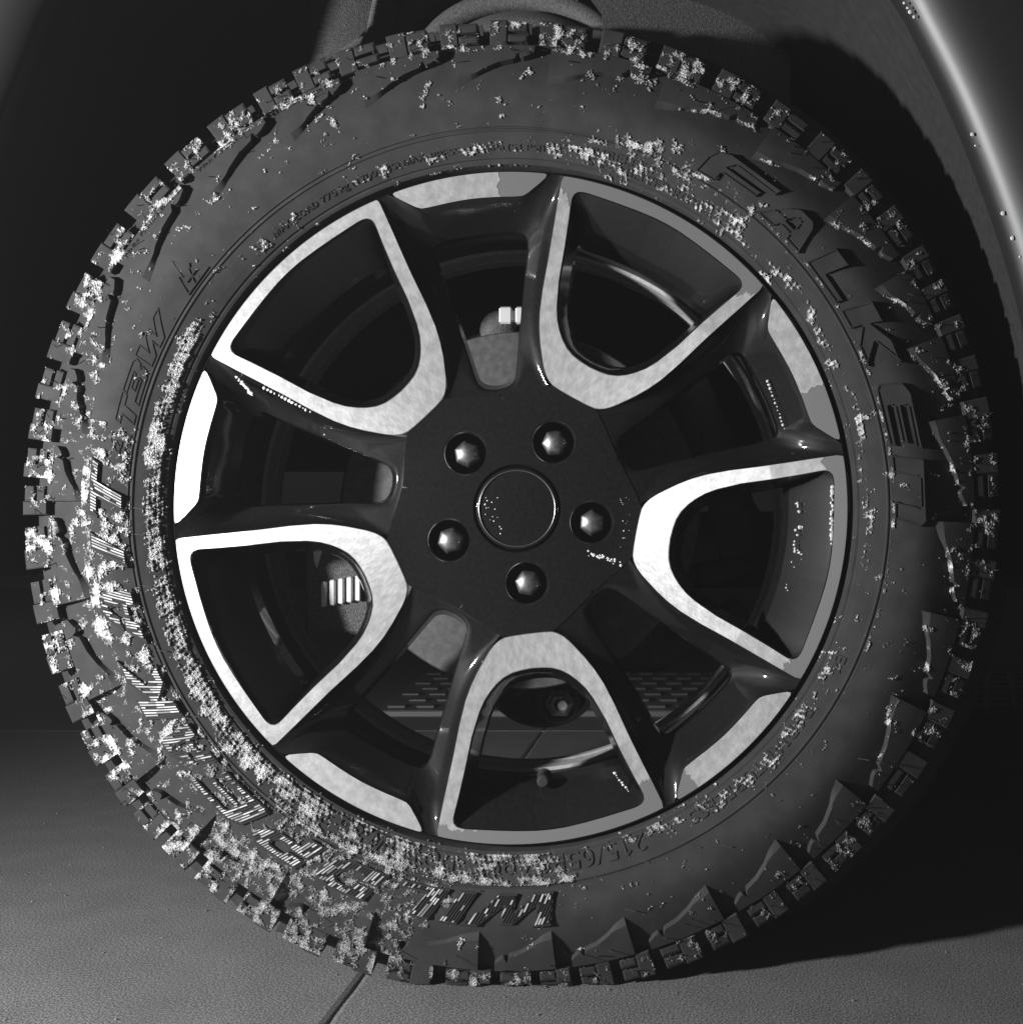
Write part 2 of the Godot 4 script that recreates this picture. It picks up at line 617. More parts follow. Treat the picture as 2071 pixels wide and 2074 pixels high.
	for p in [Vector2(560, -80), Vector2(610, -60), Vector2(630, 0), Vector2(630, 60), Vector2(630, 110), Vector2(620, 130), Vector2(600, 150)]:
		w0.append(U(p.x, p.y, -0.15))
	loft(st, [w0, w, w2], false, [1, 1])
	obj("strut_bracket", done(st), M.cast_iron, car)
	st = begin()
	tube(st, Array(w), 0.0032, 8)  # paler tube added to paint in the lit edge of the bracket
	obj("bracket_lit_edge", done(st), M.undercoat, car)
	st = begin()
	var ra := PackedVector3Array()
	var rb := PackedVector3Array()
	for p in [Vector2(1190, -60), Vector2(1196, 0), Vector2(1218, 30), Vector2(1222, 75), Vector2(1235, 120), Vector2(1250, 260)]:
		ra.append(U(p.x, p.y, -0.15))
	for p in [Vector2(1600, -60), Vector2(1600, 0), Vector2(1600, 40), Vector2(1600, 90), Vector2(1600, 160), Vector2(1600, 300)]:
		rb.append(U(p.x, p.y, -0.2))
	loft(st, [ra, rb], false)
	obj("tower_panel", done(st), M.undercoat, car)

# ---------------------------------------------------------------- tyre
const PADS := [187.8, 178.8, 165.8, 153.4, 141.8, 131.6, 119.2, 106.3, 92.0, 82.3, 72.3, 60.5, 49.2, 37.7, 24.05, 11.9, -0.26, -13.7, -23.9, -33.1, -44.6, -57.5, -72.2, -87.0, -99.0, -111.8, -122.4, -135.7, -150.0, -162.4, -172.2]
const WALL := [Vector2(684, -9), Vector2(690, -4), Vector2(696, 0.2), Vector2(702, 1.2), Vector2(707, 1.4), Vector2(709, 2.6), Vector2(725, 4.8), Vector2(745, 7.0), Vector2(762, 8.6), Vector2(764.5, 9.6), Vector2(767, 9.6), Vector2(769, 8.9), Vector2(771, 8.9), Vector2(773, 9.9), Vector2(776, 10.0), Vector2(800, 11.6), Vector2(825, 12.2), Vector2(845, 11.4), Vector2(862, 9.2), Vector2(880, 5.8), Vector2(900, 1.2), Vector2(920, -3.5), Vector2(938, -8), Vector2(952, -14), Vector2(960, -24), Vector2(962, -60), Vector2(962, -140), Vector2(950, -190), Vector2(900, -215), Vector2(800, -222), Vector2(720, -205), Vector2(690, -195)]

func wall_z(px: float) -> float:    # metres
	for i in WALL.size() - 1:
		if px <= WALL[i + 1].x:
			return lerpf(WALL[i].y, WALL[i + 1].y, clampf((px - WALL[i].x) / (WALL[i + 1].x - WALL[i].x), 0, 1)) * 0.001
	return -0.024

func pad_top(px: float) -> float:
	if px < 870: return lerpf(0.0118, 0.0112, (px - 850) / 20.0)
	if px < 900: return lerpf(0.0112, 0.0082, (px - 870) / 30.0)
	if px < 920: return lerpf(0.0082, 0.0048, (px - 900) / 20.0)
	return lerpf(0.0048, 0.0012, (px - 920) / 18.0)

func pad_edge(f: float) -> float:
	var k := [Vector2(0, 914), Vector2(0.1, 905), Vector2(0.17, 902), Vector2(0.19, 912), Vector2(0.215, 912), Vector2(0.235, 900), Vector2(0.45, 893), Vector2(0.65, 881), Vector2(0.82, 866), Vector2(0.92, 860), Vector2(1.0, 854)]
	for i in k.size() - 1:
		if f <= k[i + 1].x:
			return lerpf(k[i].y, k[i + 1].y, (f - k[i].x) / (k[i + 1].x - k[i].x))
	return 854.0

func pad_bevel(f: float) -> float:
	return 11.0 if f < 0.72 else lerpf(11.0, 24.0, (f - 0.72) / 0.28)

func pad_at(deg: float) -> Vector3:   # index, f (0 start, 1 end, above 1 in the void), length in degrees
	var d := fposmod(deg + 172.2, 360.0) - 172.2
	for i in PADS.size() - 1:
		if d <= PADS[i] and d > PADS[i + 1]:
			var all: float = PADS[i] - PADS[i + 1]
			return Vector3(i, (PADS[i] - d) / (all - 2.1), all)
	return Vector3(0, 2, 10)

func surf(px: float, deg: float) -> float:    # height of what stands on the sidewall at a place (void: NAN)
	var p := pad_at(deg)
	if px <= 938.0:
		var z := wall_z(px)
		if p.y < 1.0 and px > 850.0:
			var e := pad_edge(p.y)
			if px > e:
				z = lerpf(z, maxf(pad_top(px), z), clampf((px - e) / pad_bevel(p.y), 0, 1))
		return z
	var l := lug_at(deg)
	if l.x < 0.0: return NAN
	return lug_z(px, l.x > 1.5)

func lug_z(px: float, is_b: bool) -> float:
	if is_b: return lerpf(0.0006, -0.0062, (px - 938.0) / 50.0)
	if px < 961.0: return lerpf(0.0002, -0.0028, (px - 938.0) / 23.0)
	return lerpf(-0.0022, -0.0066, (px - 961.0) / 23.0)

func lug_at(deg: float) -> Vector2:    # x: -1 gap, 1 block A, 2 block B
	var p := pad_at(deg)
	var all := p.z
	var d: float = PADS[int(p.x)] - (fposmod(deg + 172.2, 360.0) - 172.2)
	var half := all / 2.0
	var q := fposmod(d + 0.35, half) / half
	if q < 0.21: return Vector2(-1, q)
	if q < 0.63: return Vector2(1, q)
	return Vector2(2, q)

func polar_block(st: SurfaceTool, a0: float, a1: float, p0: float, p1: float, zf: Callable, zb: float, bev: float, lean := 0.0, inner := 0.0009) -> void:
	# a block between two angles and two radii; front face follows zf(px), bevelled all round
	var db := rad_to_deg(bev / S / 0.34) * 1.0
	var rings := []
	var rows := [p0, p0 + bev, p1 - bev, p1]
	var g := [[p0, 0.0, inner], [p0 + bev, 1.0, 0.0], [lerpf(p0, p1, 0.5), 1.0, 0.0], [p1 - bev, 1.0, 0.0], [p1, 0.0, 0.0009]]
	var front := []
	for q in g:
		var l := PackedVector3Array()
		var z: float = zf.call(q[0])
		for k in 6:
			var t: float = [0.0, 0.0, 0.33, 0.67, 1.0, 1.0][k]
			var s: float = [1.0, 0.0, 0.0, 0.0, 0.0, 1.0][k]
			var a := lerpf(a0 - db, a1 + db, t) if k > 0 and k < 5 else (a0 if k == 0 else a1)
			a += lean * (q[0] - p0) / (p1 - p0)
			l.append(PP(q[0], a, z - maxf(q[2], s * 0.0009)))
		front.append(l)
	st.set_smooth_group(-1)
	for i in front.size() - 1:
		for k in 5:
			quad(st, front[i][k], front[i + 1][k], front[i + 1][k + 1], front[i][k + 1])
	# sides
	var outline := PackedVector3Array()
	for k in 6: outline.append(front[4][k])
	var sides := []
	for i in front.size(): sides.append(front[i][5])
	var m := front.size()
	for k in 5:
		var b0: Vector3 = front[4][k]; var b1: Vector3 = front[4][k + 1]
		quad(st, b0, Vector3(b0.x, b0.y, zb), Vector3(b1.x, b1.y, zb), b1)
		b0 = front[0][k]; b1 = front[0][k + 1]
		quad(st, b1, Vector3(b1.x, b1.y, zb), Vector3(b0.x, b0.y, zb), b0)
	for i in m - 1:
		for k in [0, 5]:
			var b0: Vector3 = front[i][k]; var b1: Vector3 = front[i + 1][k]
			quad(st, b0, b1, Vector3(b1.x, b1.y, zb), Vector3(b0.x, b0.y, zb))

func on_wall(lift: float) -> Callable:
	return func(p: Vector2, h: float) -> Vector3:     # p: x = degrees, y = pixel radius
		return PP(p.y, p.x, wall_z(p.y) + h + lift)

func glyph(c: String) -> PackedVector2Array:
	match c:
		"W": return PackedVector2Array([Vector2(0, 1), Vector2(.21, 1), Vector2(.27, .4), Vector2(.43, .92), Vector2(.58, .92), Vector2(.63, .4), Vector2(.79, 1), Vector2(1, 1), Vector2(.76, 0), Vector2(.54, 0), Vector2(.49, .5), Vector2(.36, 0), Vector2(.13, 0)])
		"I": return PackedVector2Array([Vector2(0, 0), Vector2(1, 0), Vector2(1, 1), Vector2(0, 1)])
		"L": return PackedVector2Array([Vector2(0, 0), Vector2(1, 0), Vector2(1, .26), Vector2(.4, .26), Vector2(.4, 1), Vector2(0, 1)])
		"D": return PackedVector2Array([Vector2(0, 0), Vector2(.66, 0), Vector2(.92, .14), Vector2(1, .4), Vector2(1, .62), Vector2(.92, .86), Vector2(.66, 1), Vector2(0, 1), Vector2(0, .51), Vector2(.34, .51), Vector2(.36, .66), Vector2(.46, .72), Vector2(.58, .7), Vector2(.66, .6), Vector2(.66, .4), Vector2(.58, .3), Vector2(.46, .28), Vector2(.36, .34), Vector2(.34, .49), Vector2(0, .49)])
		"P": return PackedVector2Array([Vector2(0, 0), Vector2(.34, 0), Vector2(.34, .3), Vector2(.75, .3), Vector2(.94, .42), Vector2(1, .6), Vector2(.97, .85), Vector2(.8, 1), Vector2(0, 1), Vector2(0, .63), Vector2(.36, .63), Vector2(.38, .74), Vector2(.46, .77), Vector2(.62, .75), Vector2(.66, .66), Vector2(.62, .56), Vector2(.46, .53), Vector2(.38, .56), Vector2(.36, .61), Vector2(0, .61)])
		"E": return PackedVector2Array([Vector2(.1, 0), Vector2(1, 0), Vector2(1, .22), Vector2(.36, .22), Vector2(.36, .39), Vector2(.94, .39), Vector2(.94, .6), Vector2(.36, .6), Vector2(.36, .78), Vector2(1, .78), Vector2(1, 1), Vector2(.16, 1), Vector2(0, .84), Vector2(0, .12)])
		"A": return PackedVector2Array([Vector2(0, 0), Vector2(.36, 0), Vector2(.41, .2), Vector2(.62, .2), Vector2(.66, 0), Vector2(1, 0), Vector2(.76, .84), Vector2(.66, 1), Vector2(.4, 1), Vector2(.3, .86), Vector2(.17, .5), Vector2(.42, .5), Vector2(.46, .64), Vector2(.52, .74), Vector2(.56, .64), Vector2(.6, .42), Vector2(.42, .42), Vector2(.42, .48), Vector2(.165, .48)])
		"K": return PackedVector2Array([Vector2(0, 0), Vector2(.34, 0), Vector2(.34, .34), Vector2(.64, 0), Vector2(1, 0), Vector2(.62, .5), Vector2(1, 1), Vector2(.64, 1), Vector2(.34, .64), Vector2(.34, 1), Vector2(0, 1)])
		"T": return PackedVector2Array([Vector2(.34, 0), Vector2(.66, 0), Vector2(.66, .72), Vector2(1, .72), Vector2(1, 1), Vector2(0, 1), Vector2(0, .72), Vector2(.34, .72)])
		"/": return PackedVector2Array([Vector2(0, 0), Vector2(.42, 0), Vector2(1, 1), Vector2(.58, 1)])
		"F": return PackedVector2Array([Vector2(0, 0), Vector2(.3, 0), Vector2(.3, .34), Vector2(.86, .34), Vector2(.86, .58), Vector2(.3, .58), Vector2(.36, .76), Vector2(1, .76), Vector2(1, 1), Vector2(.2, 1), Vector2(.05, .85), Vector2(0, .6)])
		"N": return PackedVector2Array([Vector2(0, 0), Vector2(.28, 0), Vector2(.28, .78), Vector2(.72, .78), Vector2(.72, 0), Vector2(1, 0), Vector2(1, .84), Vector2(.9, 1), Vector2(0, 1)])
		"3": return PackedVector2Array([Vector2(0, 0), Vector2(.85, 0), Vector2(1, .15), Vector2(1, .42), Vector2(.88, .5), Vector2(1, .6), Vector2(1, .86), Vector2(.85, 1), Vector2(0, 1), Vector2(0, .78), Vector2(.66, .78), Vector2(.66, .62), Vector2(.25, .62), Vector2(.25, .4), Vector2(.66, .4), Vector2(.66, .24), Vector2(0, .24)])
	return PackedVector2Array()

func placed_glyph(c: String, a0: float, a1: float, p0: float, p1: float, slant: float) -> PackedVector2Array:
	var g := densify(glyph(c), 0.14)
	var out := PackedVector2Array()
	for q in g:
		out.append(Vector2(lerpf(a0, a1, q.x) + slant * (q.y - 0.5), lerpf(p0, p1, q.y)))
	return out

# polygons in (degrees, pixels) are nearly square once degrees are stretched
const AP := 14.0
func stretch(p: PackedVector2Array, k: float) -> PackedVector2Array:
	var o := PackedVector2Array()
	for q in p: o.append(Vector2(q.x * k, q.y))
	return o

func on_wall_s(lift: float) -> Callable:
	return func(p: Vector2, h: float) -> Vector3:
		return PP(p.y, p.x / AP, (0.0103 + 0.0012 * (p.y - 780.0) / 70.0 if h > 0.001 and p.y > 776.0 else wall_z(p.y)) + h + lift)

func bent_text(txt: String, px: float, height_px: float, a_mid: float, width_deg: float, depth: float, lift := 0.0, flat_z := NAN) -> ArrayMesh:
	var tm := TextMesh.new()
	var f := SystemFont.new()
	f.font_names = PackedStringArray(["Droid Sans"])
	tm.font = f
	tm.text = txt
	tm.font_size = 32
	tm.pixel_size = 0.01
	tm.curve_step = 4.0
	tm.depth = 0.05
	var arr := tm.surface_get_arrays(0)
	var v: PackedVector3Array = arr[Mesh.ARRAY_VERTEX]
	var lo := Vector3(1e9, 1e9, 1e9)
	var hi := -lo
	for q in v:
		lo = lo.min(q); hi = hi.max(q)
	var out := PackedVector3Array()
	for q in v:
		var t := (q - lo) / (hi - lo)
		var p := px + height_px * (t.y - 0.5)
		var z := (wall_z(p) if is_nan(flat_z) else flat_z) + lift + (t.z - 0.35) * depth
		out.append(PP(p, a_mid + (t.x - 0.5) * width_deg, z))
	arr[Mesh.ARRAY_VERTEX] = out
	arr[Mesh.ARRAY_NORMAL] = null
	arr[Mesh.ARRAY_TANGENT] = null
	var am := ArrayMesh.new()
	var st := begin()
	st.set_smooth_group(-1)
	var ids: PackedInt32Array = arr[Mesh.ARRAY_INDEX] if arr[Mesh.ARRAY_INDEX] != null else PackedInt32Array()
	if ids.is_empty():
		for q in out: st.add_vertex(q)
	else:
		for i in ids: st.add_vertex(out[i])
	return done(st)

func build_tyre(wheel: Node3D) -> void:
	var prof := []
	var groups := []
	for i in WALL.size():
		var w: Vector2 = WALL[i]
		prof.append(Vector2(R(w.x, w.y * 0.001), w.y * 0.001))
		groups.append(i if i < 14 else 20)
	var st := begin()
	lathe(st, prof, 540, groups)
	var tyre := obj("tyre", done(st), M.rubber, wheel)
	tyre.set_meta("label", "muddy off-road tyre with raised lettering and white salt crust")
	# shoulder pads
	for i in PADS.size() - 1:
		var all: float = PADS[i] - PADS[i + 1]
		var len := all - 2.1
		var edge := PackedVector3Array(); var top := PackedVector3Array()
		var mid := PackedVector3Array(); var mid2 := PackedVector3Array(); var out := PackedVector3Array(); var back := PackedVector3Array()
		var fs := []
		for k in 41: fs.append(k / 40.0)
		for f in fs:
			var a: float = PADS[i] - f * len
			var e := pad_edge(f)
			edge.append(PP(e, a, wall_z(e) - 0.0008))
			var t := minf(e + pad_bevel(f), 934.0)
			top.append(PP(t, a, pad_top(t)))
			var m1 := lerpf(t, 938.0, 0.35)
			mid.append(PP(m1, a, pad_top(m1)))
			var m2 := lerpf(t, 938.0, 0.7)
			mid2.append(PP(m2, a, pad_top(m2)))
			out.append(PP(938, a, pad_top(938)))
			back.append(PP(939, a, -0.016))
		st = begin()
		loft(st, [edge, top, mid, mid2, out, back], false, [1, 2, 2, 2, 3])
		st.set_smooth_group(-1)
		for k in [0, 40]:
			var col := [edge[k], top[k], mid[k], mid2[k], out[k]]
			for j in 4:
				var b0: Vector3 = col[j]; var b1: Vector3 = col[j + 1]
				quad(st, b0, b1, Vector3(b1.x, b1.y, minf(b1.z, wall_z(880)) - 0.016), Vector3(b0.x, b0.y, b0.z - 0.005))
		obj("shoulder_lug", done(st), M.rubber, tyre)
		# tread blocks: two pairs to each pad
		for h in 2:
			var half := all / 2.0
			var s: float = PADS[i] + 0.35 - h * half
			st = begin()
			polar_block(st, s - 0.21 * half, s - 0.625 * half, 941.5, 960, func(p): return lug_z(p, false), -0.09, 4.0, 0.0, 0.0032)
			polar_block(st, s - 0.225 * half, s - 0.62 * half, 963.5, 985, func(p): return lug_z(maxf(p, 961.5), false), -0.09, 4.0, 0.0, 0.004)
			obj("tread_block", done(st), M.rubber, tyre)
			st = begin()
			polar_block(st, s - 0.635 * half, s - 0.985 * half, 938.5, 989 + rng.randf_range(-1, 1), func(p): return lug_z(p, true), -0.09, 2.2)
			obj("tread_block", done(st), M.rubber, tyre)
	st = begin()
	for row in 3:
		for i in 62:
			var a := i * 360.0 / 62.0 + row * 2.0
			polar_block(st, a, a + 4.0, 945, 986, func(p): return -0.105 - row * 0.034, -0.105 - row * 0.034 - 0.026, 3.0)
	obj("inner_tread", done(st), M.rubber, tyre, true)
	# big raised letters
	var streaks := begin()
	var big := [["W", 82.6, 96.2, 1], ["I", 95.6, 98.9, 1], ["L", 99.6, 107.6, 1], ["D", 108.8, 118.0, 1], ["P", 119.0, 128.0, 1], ["E", 128.8, 138.6, 1], ["A", 139.0, 147.8, 1], ["K", 148.0, 157.8, 1], ["A", 160.2, 169.6, 1], ["/", 170.6, 177.2, 1], ["T", 177.6, 186.0, 1], ["F", -61.0, -49.6, 0], ["A", -50.0, -40.4, 0], ["L", -39.4, -31.2, 0], ["K", -30.6, -20.6, 0], ["E", -18.4, -8.4, 0], ["N", -7.6, 2.6, 0]]
	for b in big:
		var hatch: bool = b[3] == 1
		var slant := 2.6 if hatch else 1.2
		var p0 := 781.0 if hatch else 779.0
		var p1 := 852.0 if hatch else 846.0
		var poly := stretch(placed_glyph(b[0], b[1] + 0.3, b[2] - 0.3, p0, p1, slant if b[0] != "/" else 0.0), AP)
		st = begin()
		raise(st, poly, on_wall_s(0.0), -0.001, 0.0026 if hatch else 0.0028, 1.5)
		if not hatch:
			# a raised edging runs round each letter
			var og := PackedVector2Array()
			for q in glyph(b[0]): og.append(Vector2((lerpf(b[1] + 0.3, b[2] - 0.3, q.x) + slant * (q.y - 0.5)) * AP, lerpf(p0, p1, q.y)))
			for i in og.size():
				var ea := og[i]; var eb := og[(i + 1) % og.size()]
				var tt := (eb - ea).normalized()
				var nn := Vector2(-tt.y, tt.x)
				var mid := (ea + eb) / 2.0
				var ina := Geometry2D.is_point_in_polygon(mid + nn * 3.0, og)
				if ina == Geometry2D.is_point_in_polygon(mid - nn * 3.0, og) or ea.distance_to(eb) < 3.0: continue
				if not ina: nn = -nn
				raise(st, PackedVector2Array([ea + nn * 1.2, eb + nn * 1.2, eb + nn * 4.4 - tt * 2.0, ea + nn * 4.4 + tt * 2.0]), on_wall_s(0.0), 0.002, 0.0038 + (i % 3) * 0.00002, 0.6)
		if hatch:
			# fine ribs across the letter's face, some of them packed with salt
			if Geometry2D.is_polygon_clockwise(poly): poly.reverse()
			var inner := Geometry2D.offset_polygon(poly, -4.5)
			var x0: float = (b[1] - 3.0) * AP
			var x1: float = (b[2] + 3.0) * AP
			var x: float = x0
			while x < x1:
				var strip := PackedVector2Array([Vector2(x - 1.3 * AP, p0), Vector2(x - 1.3 * AP + 2.8, p0), Vector2(x + 1.3 * AP + 2.8, p1), Vector2(x + 1.3 * AP, p1)])
				for ip in inner:
					if Geometry2D.is_polygon_clockwise(ip): continue
					for piece in Geometry2D.intersect_polygons(ip, strip):
						if piece.size() > 2:
							raise(st, piece, on_wall_s(0.0), 0.0022, 0.0033)
							# salt between the ribs, in broken runs
							var sp := PackedVector2Array()
							for q in piece: sp.append(q + Vector2(2.9, 0))
							var amount := 0.3 + 0.6 * clampf((b[1] - 90.0) / 30.0, 0.0, 1.0)
							var y := p0
							while y < p1:
								var ln := rng.randf_range(6, 26)
								if rng.randf() < amount and noise_b.get_noise_2d(x * 0.045, y * 0.03 + b[1]) > -0.3:
									var cut := PackedVector2Array([Vector2(x - 40, y), Vector2(x + 60, y), Vector2(x + 60, y + ln), Vector2(x - 40, y + ln)])
									for c2 in Geometry2D.intersect_polygons(sp, cut):
										if c2.size() > 2:
											var l := rng.randf_range(0.2, 0.75)
											streaks.set_color(Color(l, l, l))
											raise(streaks, c2, on_wall_s(0.0), 0.0022, 0.0035)
								y += ln
				x += 5.8
		var lt := obj("raised_letter", done(st), M.letter_rubber if hatch else M.rubber, tyre)
	obj("salt_streaks", done(streaks), M.salt, tyre, true)
	# outlined letters
	for b in [["A", 187.0, 191.6], ["T", 191.9, 196.0], ["3", 196.2, 201.2], ["W", 201.4, 208.8]]:
		var g := placed_glyph(b[0], b[1], b[2], 780, 818, 1.6)
		if b[0] == "A":
			g = placed_glyph("A", b[1], b[2], 780, 818, 1.6)
		var ring := stretch(g, AP)
		ring.append(ring[0])
		st = begin()
		for o in Geometry2D.offset_polyline(ring, 1.3, Geometry2D.JOIN_MITER, Geometry2D.END_BUTT):
			if not Geometry2D.is_polygon_clockwise(o):
				# outer boundary only; inner hole handled by narrow bands
				pass
		for i in ring.size() - 1:
			var t := (ring[i + 1] - ring[i])
			if t.length() < 0.5: continue
			t = t.normalized() * 0.9
			var nn := Vector2(-t.y, t.x).normalized() * 0.8
			raise(st, PackedVector2Array([ring[i] - t + nn, ring[i + 1] + t + nn, ring[i + 1] + t - nn, ring[i] - t - nn]), on_wall_s(0.0), -0.0005, 0.0006 + (i % 2) * 0.00003)
		obj("outlined_letter", done(st), M.rubber, tyre)
	# snow mountain mark
	st = begin()
	var mk := func(pts: Array, wd: float) -> void:
		for i in pts.size() - 1:
			var a: Vector2 = Vector2(pts[i].x * AP, pts[i].y)
			var bb: Vector2 = Vector2(pts[i + 1].x * AP, pts[i + 1].y)
			var t := (bb - a).normalized() * wd * 0.5
			var nn := Vector2(-t.y, t.x)
			raise(st, PackedVector2Array([a - t + nn, bb + t + nn, bb + t - nn, a - t - nn]), on_wall_s(0.0), -0.0005, 0.001 + (i % 2) * 0.00003)
	var c0 := 216.1
	mk.call([Vector2(c0 - 2.5, 781), Vector2(c0 - 1.25, 816), Vector2(c0 - 0.85, 811), Vector2(c0, 847), Vector2(c0 + 0.85, 811), Vector2(c0 + 1.25, 816), Vector2(c0 + 2.5, 781), Vector2(c0 - 2.5, 781)], 2.2)
	for k in 3:
		var ang := PI * k / 3.0
		mk.call([Vector2(c0 + cos(ang) * 1.1, 797 + sin(ang) * 15), Vector2(c0 - cos(ang) * 1.1, 797 - sin(ang) * 15)], 2.2)
	obj("snow_symbol", done(st), M.rubber, tyre)
	# little chevrons and the circumferential wear marks
	for q in [Vector2(-140.6, 800), Vector2(-127.8, 806), Vector2(-123.5, 774), Vector2(207.5, 764)]:
		st = begin()
		mk.call([Vector2(q.x - 0.7, q.y + 3), Vector2(q.x, q.y - 3), Vector2(q.x + 0.7, q.y + 3)], 2.0)
		obj("mould_mark", done(st), M.rubber, tyre)
	# small print
	for t in [["MAX. LOAD 775 kg (1709 LBS) MAX. PRESS. 350 kPa (51 PSI)", 729, 17, -107.8, 46.4, 0.0011], ["TUBELESS", 741, 17, -72.5, 11, 0.0011], ["STEEL BELTED RADIAL", 720, 18, -66.5, 22, 0.0011], ["215/65R17 99T", 726, 36, 82.0, 28, 0.0016], ["DOT UW 8B 30", 728, 34, 111.5, 25, 0.0016], ["RADIAL TUBELESS", 728, 26, 47.0, 26, 0.0014], ["E4", 735, 22, 25.6, 3.0, 0.0012]]:
		obj("sidewall_lettering", bent_text(t[0], t[1], t[2], t[3], t[4], t[5]), M.rubber, tyre)
	for t in [["TREADWEAR", 929, 11, -143.0, 8.4], ["TRACTION", 929, 11, -129.5, 7.0], ["TEMPERATURE", 929, 11, -117.5, 8.0]]:
		obj("sidewall_lettering", bent_text(t[0], t[1], t[2], t[3], t[4], 0.001, 0.0, 0.0034), M.rubber, tyre)
	build_salt(tyre)
	build_spews(tyre)

func region(px: float, deg: float) -> Vector2:    # x: how much salt sits there, 0 none .. 1 solid; y: how pale it is
	var d := fposmod(deg + 180.0, 360.0) - 180.0
	var w := deg if deg >= 0 else deg + 360.0    # 0..360
	var v := 0.0
	var t := 1.0
	if px < 702:      # broken pieces on the bead's edge
		return Vector2(0.40 if d > -110 and d < -35 else 0.33, 0.9)
	if px > 986: return Vector2(-1, 0)
	# bead band on the left: thick gritty crust
	if w > 112 and w < 222 and px < 760:
		var c := 727.0 + 5.0 * sin(w * 0.1)
		var half := lerpf(26, 19, (w - 120) / 90.0)
		t = 0.8
		v = maxf(v, 0.73 * clampf(1.6 - absf(px - c) / half * 1.05, 0.0, 1.0) * clampf((w - 112) / 10.0, 0, 1) * clampf((222 - w) / 14.0, 0, 1))
	# bottom band under the size marking
	if w > 64 and w < 130 and px < 772:
		v = maxf(v, 0.60 * clampf((w - 76) / 5.0, 0, 1) * clampf((772 - px) / 6.0, 0, 1))
		if w < 82: v = maxf(v, 0.46 * clampf((730 - px) / 10.0, 0, 1))
		t = 0.62
	# lower right band, chains round the print
	if w > 22 and w < 66:
		v = maxf(v, 0.49 * clampf(1.5 - absf(px - 728) / 22.0, 0, 1))
	# top: round the print
	if d > -84 and d < -50:
		v = maxf(v, 0.54 * clampf(1.5 - absf(px - 730) / 26.0, 0, 1))
		if d > -78: v = maxf(v, 0.43 * clampf(1.4 - absf(px - 775) / 40.0, 0, 1))
	if d > -135 and d <= -84: v = maxf(v, 0.44 * clampf(1.5 - absf(px - 731) / 16.0, 0, 1))
	# right: chains next to the rim
	if d > -52 and d < 22:
		v = maxf(v, 0.51 * clampf(1.4 - absf(px - 722 - 8 * sin(d * 0.3)) / 15.0, 0, 1) * clampf((22 - d) / 15.0, 0.0, 1.0))
		v = maxf(v, 0.47 * clampf(1.4 - absf(px - 777) / 6.0, 0, 1))
	# letters on the left and the lower left
	if w > 98 and w < 192 and px > 768 and px < 868:
		v = maxf(v, 0.42 if w > 150 else 0.44)
		if px > 846: v = maxf(v, 0.54 * clampf((w - 150) / 10.0, 0, 1) * clampf((190 - w) / 5.0, 0, 1))
		if w < 140: t = 0.6
	# shoulder and tread, left and lower left
	if px > 868:
		var k := clampf((w - 96) / 10.0, 0, 1) * clampf((250 - w) / 40.0, 0, 1)
		v = maxf(v, 0.33 * k)
		if w > 98 and w < 146:
			v = maxf(v, 0.53 * clampf((w - 98) / 8.0, 0, 1) * clampf((146 - w) / 12.0, 0, 1))
			t = lerpf(0.42, 1.0, clampf((w - 125) / 20.0, 0, 1))
		if absf(px - 938) < 8: v = maxf(v, 0.48 * k)
		if px > 940:
			var q := fposmod(lug_at(deg).y, 1.0)
			var e := minf(minf(absf(q - 0.23), absf(q - 0.63)), absf(q - 0.98))
			if e < 0.05: v += 0.10 * k
			v = maxf(v, 0.40 * k)
		if w >= 205 and w < 300:
			v = maxf(v, 0.31 if absf(px - 938) > 10 else 0.44)
			if px > 942: v = maxf(v, 0.41)
		if d > -75 and d < 30: v = maxf(v, 0.27 if px < 930 else 0.33)
		if d > -75 and d < 30:
			var p := pad_at(deg)
			if p.y < 1.0 and absf(px - pad_edge(p.y) - 5.0) < 6.0: v = maxf(v, 0.43)
		if w > 40 and w < 100 and px > 940: v = maxf(v, 0.36); t = 0.6
	# a few odd flakes everywhere
	v = maxf(v, 0.24)
	return Vector2(v, t)

